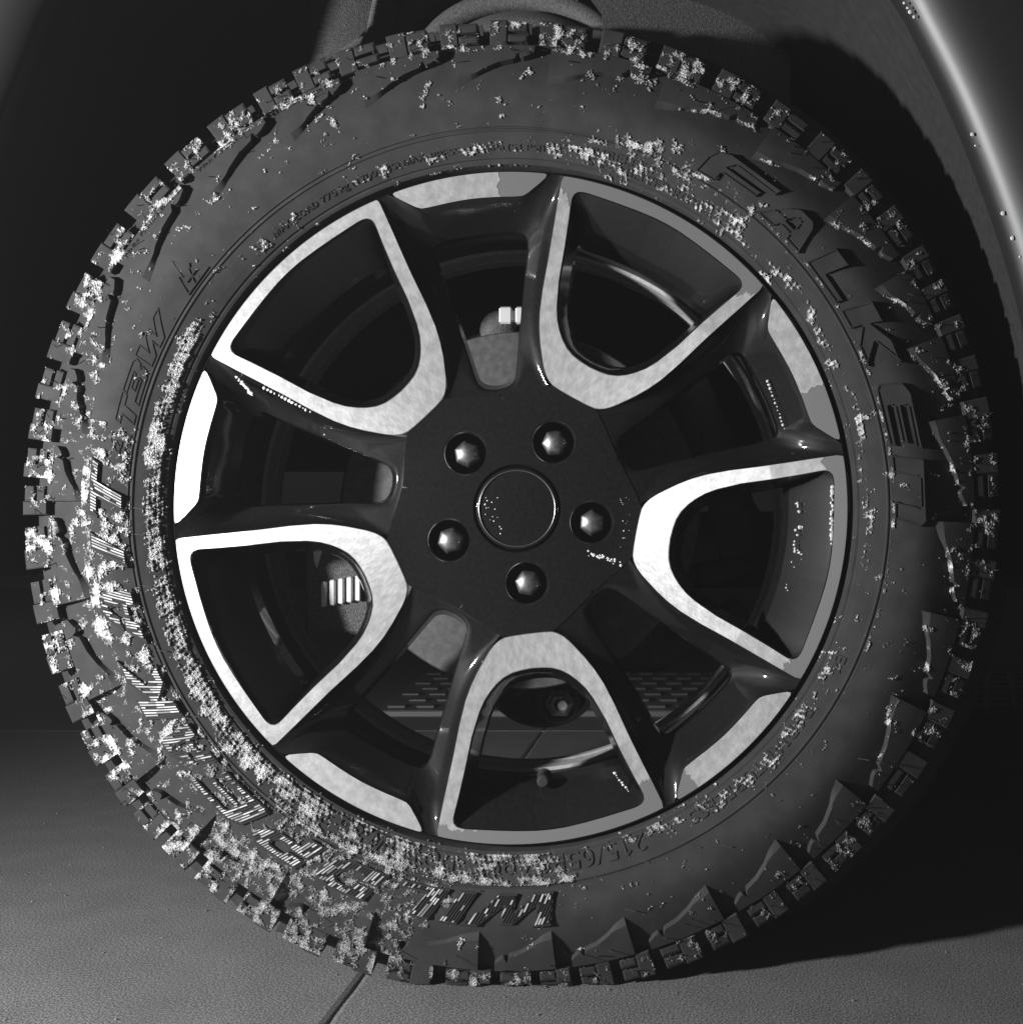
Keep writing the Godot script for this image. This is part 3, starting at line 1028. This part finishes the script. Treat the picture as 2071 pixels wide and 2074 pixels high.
func build_salt(tyre: Node3D) -> void:
	var na := 4000
	var nr := 252
	var p0 := 692.0
	var p1 := 988.0
	var hgt := PackedFloat32Array()
	hgt.resize((na + 1) * (nr + 1))
	var tone := PackedFloat32Array()
	tone.resize((na + 1) * (nr + 1))
	var low := [0.0]
	for i in na + 1:
		var deg := -180.0 + 360.0 * (i % na) / na
		var a := deg_to_rad(deg)
		var ca := cos(a); var sa := sin(a)
		for j in nr + 1:
			var px := lerpf(p0, p1, float(j) / nr)
			var rg := region(px, deg)
			var v := rg.x
			var id := i * (nr + 1) + j
			hgt[id] = -1.0
			if v <= 0.0: continue
			var x := px * ca; var y := px * sa
			if j % 6 == 0: low[0] = noise_c.get_noise_2d(x * 0.011, y * 0.011 + 50.0) * 0.24
			var n: float = 0.5 + low[0]
			if n + 0.5 < 1.0 - v: continue
			n += noise_a.get_noise_2d(x * 0.034, y * 0.034) * 0.42 + noise_c.get_noise_2d(x * 0.19, y * 0.19) * 0.15
			var rows := 0.13 * absf(sin((px - 704.0) * 0.33)) + 0.07 * sin(deg * 7.0 + px * 0.2) if px < 752.0 and v > 0.3 else 0.0
			var m := n - (1.0 - v) - rows
			var dusty := 0.075 if v > 0.32 and px > 702.0 and px < 980.0 else 0.0
			if m <= -dusty: continue
			var s := surf(px, deg)
			if is_nan(s): continue
			var g := noise_b.get_noise_2d(x * 0.35, y * 0.35)
			var rough := 0.55 + 0.45 * g + rng.randf() * 0.5
			if m <= 0.0:
				hgt[id] = s + 0.00012
				tone[id] = lerpf(0.05, 0.15, 1.0 + m / dusty) * (0.8 + 0.4 * rng.randf())
				continue
			hgt[id] = s + 0.0002 + minf(m * 0.012, 0.0013) * rough
			tone[id] = clampf((0.16 + m * 1.9) * rg.y + rng.randf_range(-0.12, 0.12) + noise_c.get_noise_2d(x * 0.05 + 90, y * 0.05) * 0.2 * rg.y + (0.3 if rng.randf() < 0.07 else 0.0), 0.05, 0.8)
	var v3 := PackedVector3Array()
	var col := PackedColorArray()
	var idx := PackedInt32Array()
	var slot := PackedInt32Array()
	slot.resize(hgt.size())
	slot.fill(-1)
	for i in na:
		for j in nr:
			var q := [i * (nr + 1) + j, (i + 1) * (nr + 1) + j, (i + 1) * (nr + 1) + j + 1, i * (nr + 1) + j + 1]
			var ok := true
			for k in q:
				if hgt[k] < -0.5: ok = false
			if not ok: continue
			var ids := []
			for k in 4:
				if slot[q[k]] < 0:
					slot[q[k]] = v3.size()
					var ii: int = i + (1 if k == 1 or k == 2 else 0)
					var jj: int = j + (1 if k >= 2 else 0)
					var px := lerpf(p0, p1, float(jj) / nr)
					v3.append(PP(px + rng.randf_range(-0.5, 0.5), -180.0 + 360.0 * (ii + rng.randf_range(-0.35, 0.35)) / na, hgt[q[k]]))
					var t := tone[q[k]]
					col.append(Color(t, t, t))
				ids.append(slot[q[k]])
			idx.append_array(PackedInt32Array([ids[0], ids[1], ids[2], ids[0], ids[2], ids[3]]))
	var arr := []
	arr.resize(Mesh.ARRAY_MAX)
	arr[Mesh.ARRAY_VERTEX] = v3
	arr[Mesh.ARRAY_COLOR] = col
	arr[Mesh.ARRAY_INDEX] = idx
	var am := ArrayMesh.new()
	am.add_surface_from_arrays(Mesh.PRIMITIVE_TRIANGLES, arr)
	obj("salt_crust", am, M.salt, tyre, true)

func build_spews(tyre: Node3D) -> void:
	var st := begin()
	for i in PADS.size() - 1:
		for k in 7:
			var deg: float = PADS[i] - rng.randf_range(0.3, 11.0)
			var px := rng.randf_range(905, 984)
			var s := surf(px, deg)
			if is_nan(s): continue
			var p := PP(px, deg, s)
			var dir := Vector3(rng.randf_range(-0.7, 0.7), rng.randf_range(-0.7, 0.7), 1).normalized()
			tube(st, [p, p + dir * 0.003, p + dir * rng.randf_range(0.004, 0.007) + Vector3(0.0004, -0.0003, 0)], 0.00032, 4)
	for q in [Vector2(35.8, 868), Vector2(62, 775), Vector2(58, 806), Vector2(74, 846), Vector2(20, 790), Vector2(176, 762), Vector2(180, 762), Vector2(168, 760), Vector2(158, 770), Vector2(147, 772), Vector2(96, 776), Vector2(70, 760)]:
		var p := PP(q.y, q.x, wall_z(q.y))
		tube(st, [p, p + Vector3(0.0035, -0.0003, 0.0012), p + Vector3(0.0075, -0.0008, 0.0022)], 0.00035, 5)
	obj("rubber_hairs", done(st), M.rubber, tyre, true)

# ---------------------------------------------------------------- rim
func face_z(px: float) -> float:
	return lerpf(-0.014, 0.0, clampf((px - 240.0) / 290.0, 0.0, 1.0))

func F(u: float, v: float, axis: float, dz := 0.0, z_abs := NAN) -> Vector3:
	var px := sqrt(u * u + v * v)
	var z := (face_z(px) if is_nan(z_abs) else z_abs) + dz
	return PP(px, axis + rad_to_deg(atan2(v, u)), z)

func both(half: Array) -> PackedVector2Array:    # mirror the half with v > 0 and close it
	var out := PackedVector2Array()
	for i in half.size():
		out.append(half[i])
	for i in range(half.size() - 1, -1, -1):
		if half[i].y > 0.01:
			out.append(Vector2(half[i].x, -half[i].y))
	return out

func arc_pts(r: float, v0: float, v1: float, n: int) -> Array:
	var out := []
	for i in n + 1:
		var v := lerpf(v0, v1, float(i) / n)
		out.append(Vector2(sqrt(r * r - v * v), v))
	return out

func resample(poly: PackedVector2Array, n: int, c: Vector2) -> PackedVector2Array:   # n points by angle round c
	var out := PackedVector2Array()
	for i in n:
		var a := TAU * i / n
		var d := Vector2(cos(a), sin(a))
		var best := -1.0
		for k in poly.size():
			var hit = Geometry2D.segment_intersects_segment(c, c + d * 2000.0, poly[k], poly[(k + 1) % poly.size()])
			if hit != null:
				best = maxf(best, c.distance_to(hit))
		out.append(c + d * maxf(best, 1.0))
	return out

func along(poly: PackedVector2Array, n: int) -> PackedVector2Array:   # n points evenly along a closed outline
	var tot := 0.0
	for i in poly.size(): tot += poly[i].distance_to(poly[(i + 1) % poly.size()])
	var out := PackedVector2Array()
	var i := 0
	var acc := 0.0
	for k in n:
		var want := tot * k / n
		while true:
			var l := poly[i].distance_to(poly[(i + 1) % poly.size()])
			if acc + l >= want or i == poly.size() - 1:
				out.append(poly[i].lerp(poly[(i + 1) % poly.size()], clampf((want - acc) / maxf(l, 1e-6), 0, 1)))
				break
			acc += l
			i += 1
	return out

func loop3(poly: PackedVector2Array, axis: float, dz := 0.0, z_abs := NAN) -> PackedVector3Array:
	var l := PackedVector3Array()
	for p in poly: l.append(F(p.x, p.y, axis, dz, z_abs))
	return l

func uv_of(p: Vector3) -> Vector2:
	return Vector2(atan2(p.y - H, p.x), Vector2(p.x, p.y - H).length())

func face_tri(st: SurfaceTool, a: Vector3, b: Vector3, c: Vector3, k: float) -> void:
	var ua := uv_of(a); var ub := uv_of(b); var uc := uv_of(c)
	if absf(ub.x - ua.x) > PI: ub.x -= TAU * signf(ub.x - ua.x)
	if absf(uc.x - ua.x) > PI: uc.x -= TAU * signf(uc.x - ua.x)
	tri(st, a, b, c, ua * Vector2(k * 0.19, k), ub * Vector2(k * 0.19, k), uc * Vector2(k * 0.19, k))

func face_ring(st: SurfaceTool, outer: PackedVector2Array, inner: PackedVector2Array, axis: float, dz: float, k := 9.0, rows := 3) -> void:
	var loops := []
	for r in rows + 1:
		var l := PackedVector2Array()
		for i in outer.size(): l.append(outer[i].lerp(inner[i], float(r) / rows))
		loops.append(loop3(l, axis, dz))
	st.set_smooth_group(0)
	for r in rows:
		for i in outer.size():
			var j := (i + 1) % outer.size()
			face_tri(st, loops[r][i], loops[r + 1][i], loops[r + 1][j], k)
			face_tri(st, loops[r][i], loops[r + 1][j], loops[r][j], k)

const OUTER := [Vector2(255.5, 0), Vector2(256, 30), Vector2(257.5, 48), Vector2(262, 60), Vector2(270, 71), Vector2(284, 84), Vector2(318, 109), Vector2(345, 126), Vector2(375, 141), Vector2(420, 158), Vector2(484, 178.5), Vector2(540, 198), Vector2(578, 211.5), Vector2(632, 230)]
const INNER := [Vector2(326.5, 0), Vector2(328, 22), Vector2(331, 40), Vector2(338, 58), Vector2(349, 74), Vector2(362, 88), Vector2(380, 103), Vector2(402, 116), Vector2(450, 137), Vector2(513, 158), Vector2(570, 179), Vector2(600, 191), Vector2(612, 195), Vector2(622, 193.5), Vector2(629, 187), Vector2(633.5, 175)]

func frame_outlines() -> Array:
	var o := OUTER.duplicate()
	o.append(Vector2(640, 231))
	for p in arc_pts(681.0, 224.0, 0.0, 14): o.append(p)
	var q := INNER.duplicate()
	for p in [Vector2(638, 150), Vector2(645, 110), Vector2(651, 70), Vector2(655.5, 30), Vector2(656.5, 0)]: q.append(p)
	return [both(o), both(q)]

func build_rim(wheel: Node3D) -> void:
	var rim := Node3D.new()
	rim.name = "rim"
	wheel.add_child(rim, true)
	var N := 160
	var fo := frame_outlines()
	var cen := Vector2(500, 0)
	var outer := resample(fo[0], N, cen)
	var inner := resample(fo[1], N, cen)
	# barrel and back of the rim
	var st := begin()
	var prof := [Vector2(.2005, -.03), Vector2(.2005, -.05), Vector2(.205, -.075), Vector2(.2085, -.1), Vector2(.2088, -.118)]
	lathe(st, prof, 220, [1, 1, 1, 1, 1])
	obj("barrel", done(st), M.barrel_paint, rim)
	st = begin()
	prof = [Vector2(.2088, -.118), Vector2(.2066, -.1205), Vector2(.2072, -.144), Vector2(.2062, -.147), Vector2(.2075, -.153), Vector2(.2080, -.166), Vector2(.2102, -.169), Vector2(.2120, -.180), Vector2(.2128, -.191), Vector2(.218, -.196), Vector2(.226, -.2)]
	lathe(st, prof, 220, [1, 2, 3, 4, 5, 6, 7, 7, 8, 9])
	obj("inner_flange", done(st), M.flange, rim)
	# outer lip: from the machined face round to the tyre bead
	st = begin()
	lathe(st, [Vector2(R(681, 0), -0.0002), Vector2(R(684.5, 0), -0.0012), Vector2(R(686, 0), -0.004), Vector2(R(686, 0), -0.02), Vector2(R(676, -0.02), -0.024)], 220, [1, 1, 2, 3])
	obj("lip", done(st), M.paint, rim)
	var axes := [82.8, 154.8, 226.8, 298.8, 10.8]
	for ai in 5:
		var ax: float = axes[ai]
		# silver face of a frame
		st = begin()
		face_ring(st, outer, inner, ax, 0.0)
		var face := obj("machined_face", done(st), M.machined, rim)
		# dried salt film over the spokes of the frame, ending in a ragged edge
		var cut := 606.0 if ai != 1 and ai != 2 else 2000.0
		st = begin()
		var rows := 8
		var NF := 400
		var fo_o := resample(fo[0], NF, cen)
		var fo_i := resample(fo[1], NF, cen)
		for i in NF:
			var j := (i + 1) % NF
			for r in rows:
				var a := fo_o[i].lerp(fo_i[i], 0.02 + 0.96 * r / rows); var b := fo_o[i].lerp(fo_i[i], 0.02 + 0.96 * (r + 1) / rows)
				var c := fo_o[j].lerp(fo_i[j], 0.02 + 0.96 * (r + 1) / rows); var d := fo_o[j].lerp(fo_i[j], 0.02 + 0.96 * r / rows)
				var m := (a + b + c + d) / 4.0
				var lim := cut + 10.0 * noise_b.get_noise_2d(m.y * 0.05 + ai * 40, 3.0) + clampf(absf(m.y) - 205.0, -16.0, 30.0) * (0.6 if ai % 2 else -0.6)
				if ai == 0: lim += 22.0 * signf(m.y)
				if m.x > lim: continue
				var pa := F(a.x, a.y, ax, 0.00025); var pb := F(b.x, b.y, ax, 0.00025); var pc := F(c.x, c.y, ax, 0.00025); var pd := F(d.x, d.y, ax, 0.00025)
				face_tri(st, pa, pb, pc, 9.0)
				face_tri(st, pa, pc, pd, 9.0)
		obj("salt_film", done(st), M.film, rim)
		# black walls of the frame's window, leading into the barrel
		var l0 := inner
		var l1 := PackedVector2Array(); var l2 := PackedVector2Array(); var l3 := PackedVector2Array(); var l4 := PackedVector2Array()
		for p in inner:
			var w := smoothstep(595.0, 640.0, p.x)
			var inn := (cen - p).normalized()
			l1.append(p + inn * 3.0)
			var side := p + inn * 9.0
			var arc := p * ((sqrt(p.length_squared()) - 52.0) / p.length())
			l2.append(side.lerp(arc, w))
			side = p + inn * 16.0
			arc = p * (556.0 / p.length())
			l3.append(side.lerp(arc, w))
			side = p + inn * 19.0
			arc = p * (541.0 / p.length())
			l4.append(side.lerp(arc, w))
		st = begin()
		loft(st, [loop3(l0, ax, 0.0), loop3(l1, ax, -0.0018), loop3(l2, ax, -0.013), loop3(l3, ax, 0.0, -0.028), loop3(l4, ax, 0.0, -0.038)], true, [1, 2, 2, 3])
		obj("spoke_wall", done(st), M.paint, rim)
		# pocket beside the frame
		build_pocket(rim, ax + 36.0, ai)
	build_hub(wheel, rim, axes)

func build_pocket(rim: Node3D, ax: float, k: int) -> void:
	# edge of the pocket: hub side, the two frames, and the silver patch at the lip
	var half := []
	for q in [Vector2(226, 0), Vector2(232, 10), Vector2(242, 17), Vector2(252, 22.5), Vector2(260, 25.2), Vector2(264.5, 23.4), Vector2(272, 21.5), Vector2(297, 19.5), Vector2(336, 17.0), Vector2(367, 16.0), Vector2(400, 15.35), Vector2(449, 15.4), Vector2(516, 15.8), Vector2(575, 15.9), Vector2(615, 15.9), Vector2(672, 16.05), Vector2(681, 16.2), Vector2(681, 13.9)]:
		half.append(Vector2(q.x * cos(deg_to_rad(q.y)), q.x * sin(deg_to_rad(q.y))))
	var patch_in := [Vector2(656, 155), Vector2(644, 138), Vector2(634, 122), Vector2(628, 113), Vector2(624.5, 102), Vector2(625, 90), Vector2(629, 50), Vector2(631, 20), Vector2(631.5, 0)]
	for p in patch_in: half.append(p)
	var loop := both(half)
	var win := both([Vector2(243, 0), Vector2(245, 18), Vector2(251, 31), Vector2(262, 39), Vector2(285, 44), Vector2(356, 58), Vector2(470, 83), Vector2(520, 95), Vector2(540, 97), Vector2(550, 90), Vector2(555, 75), Vector2(558, 40), Vector2(559, 0)])
	var N := 170
	var c := Vector2(430, 0)
	var e0 := resample(loop, N, c)
	var w0 := resample(win, N, c)
	var loops := []
	# from the rim of the pocket down to the window
	var l_0 := PackedVector3Array()
	for p in e0: l_0.append(F(p.x, p.y, ax, -0.0004 if p.x > 262.0 else -0.0007))
	var la := PackedVector3Array(); var la2 := PackedVector3Array(); var lb := PackedVector3Array(); var lc := PackedVector3Array(); var lw := PackedVector3Array(); var lx := PackedVector3Array()
	var floor_z := func(px: float) -> float:
		var fk := [Vector2(0, -0.0152), Vector2(262, -0.0157), Vector2(330, -0.0185), Vector2(430, -0.0235), Vector2(540, -0.0262), Vector2(575, -0.0225), Vector2(605, -0.0125), Vector2(632, -0.005), Vector2(900, -0.003)]
		for q in fk.size() - 1:
			if px <= fk[q + 1].x:
				return lerpf(fk[q].y, fk[q + 1].y, (px - fk[q].x) / (fk[q + 1].x - fk[q].x))
		return -0.003
	for i in N:
		var col := [e0[i].lerp(w0[i], 0.06), e0[i].lerp(w0[i], 0.2), e0[i].lerp(w0[i], 0.55), e0[i].lerp(w0[i], 0.92), w0[i], w0[i].lerp(c, 0.05)]
		var share := [0.22, 0.52, 0.86, 1.0, 1.0, 1.0]
		for j in 6:
			var f: float = floor_z.call(col[j].length())
			var z := lerpf(l_0[i].z, minf(f, l_0[i].z - 0.0002), share[j])
			if j == 4: z -= 0.0016
			if j == 5: z = -0.036
			var arr: PackedVector3Array = [la, la2, lb, lc, lw, lx][j]
			arr.append(F(col[j].x, col[j].y, ax, 0.0, z))
	var st := begin()
	loft(st, [l_0, la, la2, lb, lc, lw, lx], true, [1, 1, 1, 1, 1, 2])
	obj("spoke_pocket", done(st), M.paint, rim)
	# silver patch at the lip
	var ph := []
	for p in arc_pts(681.0, 0.0, 158.0, 10): ph.append(p)
	for p in patch_in: ph.append(p)
	var pl := both(ph)
	var pin := PackedVector2Array()
	var patch := along(pl, 90)
	st = begin()
	var ids := Geometry2D.triangulate_polygon(patch)
	for i in range(0, ids.size(), 3):
		face_tri(st, F(patch[ids[i]].x, patch[ids[i]].y, ax), F(patch[ids[i + 1]].x, patch[ids[i + 1]].y, ax), F(patch[ids[i + 2]].x, patch[ids[i + 2]].y, ax), 9.0)
	obj("machined_face", done(st), M.machined, rim)
	# film over part of it, with a wavy edge
	var lim := [1e4, 1e4, 60.0, 40.0, 110.0][k] as float
	var film := PackedVector2Array()
	for p in patch:
		film.append(p)
	var clip := PackedVector2Array()
	for i in 13:
		clip.append(Vector2(610 + i * 6.5, (lim if k != 2 else lim) + 10.0 * noise_b.get_noise_2d(i * 2.1, k * 9.0)))
	clip.append(Vector2(700, -400))
	clip.append(Vector2(600, -400))
	var parts: Array = Geometry2D.intersect_polygons(film, clip) if lim < 1000 else Array([film])
	st = begin()
	for pc in parts:
		var tr := Geometry2D.triangulate_polygon(pc)
		for i in range(0, tr.size(), 3):
			face_tri(st, F(pc[tr[i]].x, pc[tr[i]].y, ax, 0.00025), F(pc[tr[i + 1]].x, pc[tr[i + 1]].y, ax, 0.00025), F(pc[tr[i + 2]].x, pc[tr[i + 2]].y, ax, 0.00025), 9.0)
	obj("salt_film", done(st), M.film, rim)

func build_hub(wheel: Node3D, rim: Node3D, axes: Array) -> void:
	var zh := -0.0145
	var dx := 0.0034
	var hole_r := 45.0
	var hole_d := 153.0
	for ax in axes:
		# a sector of the hub's face with one nut hole
		var poly := PackedVector2Array()
		var push := func(r: float, a: float) -> void: poly.append(Vector2(r * cos(deg_to_rad(a)), r * sin(deg_to_rad(a))))
		for q in [Vector2(232, -36), Vector2(238, -26), Vector2(248, -19), Vector2(257, -13.5), Vector2(262, -10.8), Vector2(257.5, -6.8), Vector2(256, 0), Vector2(257.5, 6.8), Vector2(262, 10.8), Vector2(257, 13.5), Vector2(248, 19), Vector2(238, 26), Vector2(232, 36)]:
			push.call(q.x, q.y)
		for i in 13: push.call(90.0, 36.0 - 6.0 * i)
		var cc := Vector2(hole_d, 0)
		var rim_loop := resample(poly, 96, cc)
		var hub_loops := []
		for t in [0.0, 0.5, 1.0]:
			var l := PackedVector3Array()
			for q in rim_loop.size():
				var a := TAU * q / rim_loop.size()
				var hp := cc + Vector2(cos(a), sin(a)) * hole_r
				var m := rim_loop[q].lerp(hp, t)
				var at := F(m.x, m.y, ax, -0.0006) if t == 0.0 and m.length() > 200.0 else F(m.x, m.y, ax, 0.0, zh)
				l.append(at + Vector3(dx * clampf((262.0 - m.length()) / 60.0, 0.0, 1.0), 0, 0))
			hub_loops.append(l)
		var st := begin()
		loft(st, hub_loops)
		obj("hub_face", done(st), M.paint, rim)
		# nut well and nut
		var c := F(hole_d, 0, ax, 0.0, zh) + Vector3(dx, 0, 0)
		c.z = 0.0
		var k := (D - zh) / D / S
		st = begin()
		lathe_at(st, c, [Vector2(45.3 * k, zh + 0.0001), Vector2(42.5 * k, zh - 0.0012), Vector2(40.5 * k, zh - 0.004), Vector2(39 * k, zh - 0.03), Vector2(0, zh - 0.03)], 40, [1, 1, 2, 3])
		obj("nut_well", done(st), M.paint, rim)
		st = begin()
		var hx := []
		var n := 36
		var tilt := deg_to_rad(ax * 3.0)
		for q in [Vector2(28.0, -0.028), Vector2(28.0, -0.0074), Vector2(26.8, -0.0058), Vector2(24.0, -0.0043), Vector2(17.0, -0.0026), Vector2(9.0, -0.0016), Vector2(0.0, -0.0013)]:
			var l := PackedVector3Array()
			for i in n:
				var a := TAU * i / n
				var hexr: float = cos(PI / 6.0) / cos(fposmod(a, PI / 3.0) - PI / 6.0)
				var rr: float = q.x * lerpf(hexr, 1.0, clampf((26.0 - q.x) / 12.0, 0, 1)) * k
				l.append(Vector3(c.x + rr * cos(a + tilt), c.y - rr * sin(a + tilt), zh + q.y - 0.001))
			hx.append(l)
		loft(st, hx, true, [-1, 1, 1, 1, 1, 1])
		var nut := obj("wheel_nut", done(st), M.steel, wheel)
	# centre cap
	var st := begin()
	var k := (D - zh) / D / S
	lathe_at(st, Vector3(dx, H, 0), [Vector2(90.2 * k, zh), Vector2(87 * k, zh - 0.0015), Vector2(85 * k, zh - 0.004), Vector2(84.5 * k, zh - 0.008)], 72, [1, 1, 1])
	obj("cap_seat", done(st), M.paint, rim)
	st = begin()
	lathe_at(st, Vector3(dx, H, 0), [Vector2(84.2 * k, zh - 0.008), Vector2(84.0 * k, zh - 0.002), Vector2(82.5 * k, zh + 0.0005), Vector2(79.5 * k, zh + 0.0012), Vector2(77.5 * k, zh + 0.0008), Vector2(75 * k, zh + 0.0004), Vector2(40 * k, zh + 0.0008), Vector2(0, zh + 0.001)], 96, [1, 1, 1, 1, 2, 3, 3])
	var cap := obj("centre_cap", done(st), M.paint, wheel)
	st = begin()
	var rp := []
	for i in 9:
		var a := PI * i / 8.0
		rp.append(Vector2((77.0 + 1.5 * cos(a)) * k, zh + 0.0007 + 0.0009 * sin(a)))
	lathe_at(st, Vector3(dx, H, 0), rp, 120, [])
	obj("cap_ring", done(st), M.cap_ring, cap)
	# valve
	st = begin()
	var vc := U(1100, 1581, -0.02)
	vc.z = 0.0
	lathe_at(st, vc, [Vector2(0.0, -0.016), Vector2(0.0030, -0.0162), Vector2(0.0042, -0.0168), Vector2(0.0046, -0.018), Vector2(0.0046, -0.03), Vector2(0.0042, -0.0315), Vector2(0.0042, -0.034), Vector2(0.0055, -0.036)], 28, [1, 2, 2, 3, 4, 5, 6])
	obj("valve_stem", done(st), M.letter_rubber, wheel)
	# drops, and white beads that paint in the glints of wet paint
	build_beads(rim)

func build_beads(rim: Node3D) -> void:
	var xf := []
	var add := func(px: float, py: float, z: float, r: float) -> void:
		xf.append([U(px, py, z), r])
	# white beads as glints along the right-hand edges, drops round the cap
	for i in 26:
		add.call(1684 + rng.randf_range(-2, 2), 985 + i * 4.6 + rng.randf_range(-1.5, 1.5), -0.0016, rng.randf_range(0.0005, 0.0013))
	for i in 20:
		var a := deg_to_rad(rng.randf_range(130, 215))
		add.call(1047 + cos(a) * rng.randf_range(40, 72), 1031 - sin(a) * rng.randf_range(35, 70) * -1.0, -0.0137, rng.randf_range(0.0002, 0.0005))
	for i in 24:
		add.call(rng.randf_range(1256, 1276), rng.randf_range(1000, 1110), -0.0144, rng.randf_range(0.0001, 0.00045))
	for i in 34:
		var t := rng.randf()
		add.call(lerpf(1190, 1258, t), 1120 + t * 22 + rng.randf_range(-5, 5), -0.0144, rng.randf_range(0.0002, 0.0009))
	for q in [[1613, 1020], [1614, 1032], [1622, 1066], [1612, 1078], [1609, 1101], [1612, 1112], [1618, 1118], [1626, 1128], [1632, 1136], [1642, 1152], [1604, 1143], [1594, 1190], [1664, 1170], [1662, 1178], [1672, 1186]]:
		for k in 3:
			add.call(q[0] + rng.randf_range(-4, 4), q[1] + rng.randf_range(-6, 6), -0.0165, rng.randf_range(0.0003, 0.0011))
	for i in 14:  # rows of white beads painting the glints along wet edges
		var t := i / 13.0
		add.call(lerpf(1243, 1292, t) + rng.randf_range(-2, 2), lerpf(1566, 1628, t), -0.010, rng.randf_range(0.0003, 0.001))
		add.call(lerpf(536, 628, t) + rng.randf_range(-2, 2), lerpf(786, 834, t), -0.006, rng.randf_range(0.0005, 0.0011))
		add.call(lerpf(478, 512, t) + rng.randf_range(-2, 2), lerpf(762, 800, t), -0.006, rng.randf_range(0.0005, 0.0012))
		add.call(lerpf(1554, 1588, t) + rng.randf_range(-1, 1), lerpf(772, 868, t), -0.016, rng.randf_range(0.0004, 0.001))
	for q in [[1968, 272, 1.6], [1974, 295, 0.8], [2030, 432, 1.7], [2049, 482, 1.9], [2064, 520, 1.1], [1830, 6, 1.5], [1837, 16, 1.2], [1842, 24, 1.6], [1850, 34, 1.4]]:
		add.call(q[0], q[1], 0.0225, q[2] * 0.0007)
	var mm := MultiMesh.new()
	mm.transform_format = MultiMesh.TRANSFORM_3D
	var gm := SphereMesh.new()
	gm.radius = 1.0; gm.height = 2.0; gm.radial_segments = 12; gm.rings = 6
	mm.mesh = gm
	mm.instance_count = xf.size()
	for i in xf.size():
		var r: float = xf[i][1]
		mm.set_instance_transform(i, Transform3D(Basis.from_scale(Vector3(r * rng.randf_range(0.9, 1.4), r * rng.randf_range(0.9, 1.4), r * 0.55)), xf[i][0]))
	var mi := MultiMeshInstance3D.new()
	mi.name = "drop_and_glint_beads"
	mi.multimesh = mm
	mi.material_override = M.drop_glint_white
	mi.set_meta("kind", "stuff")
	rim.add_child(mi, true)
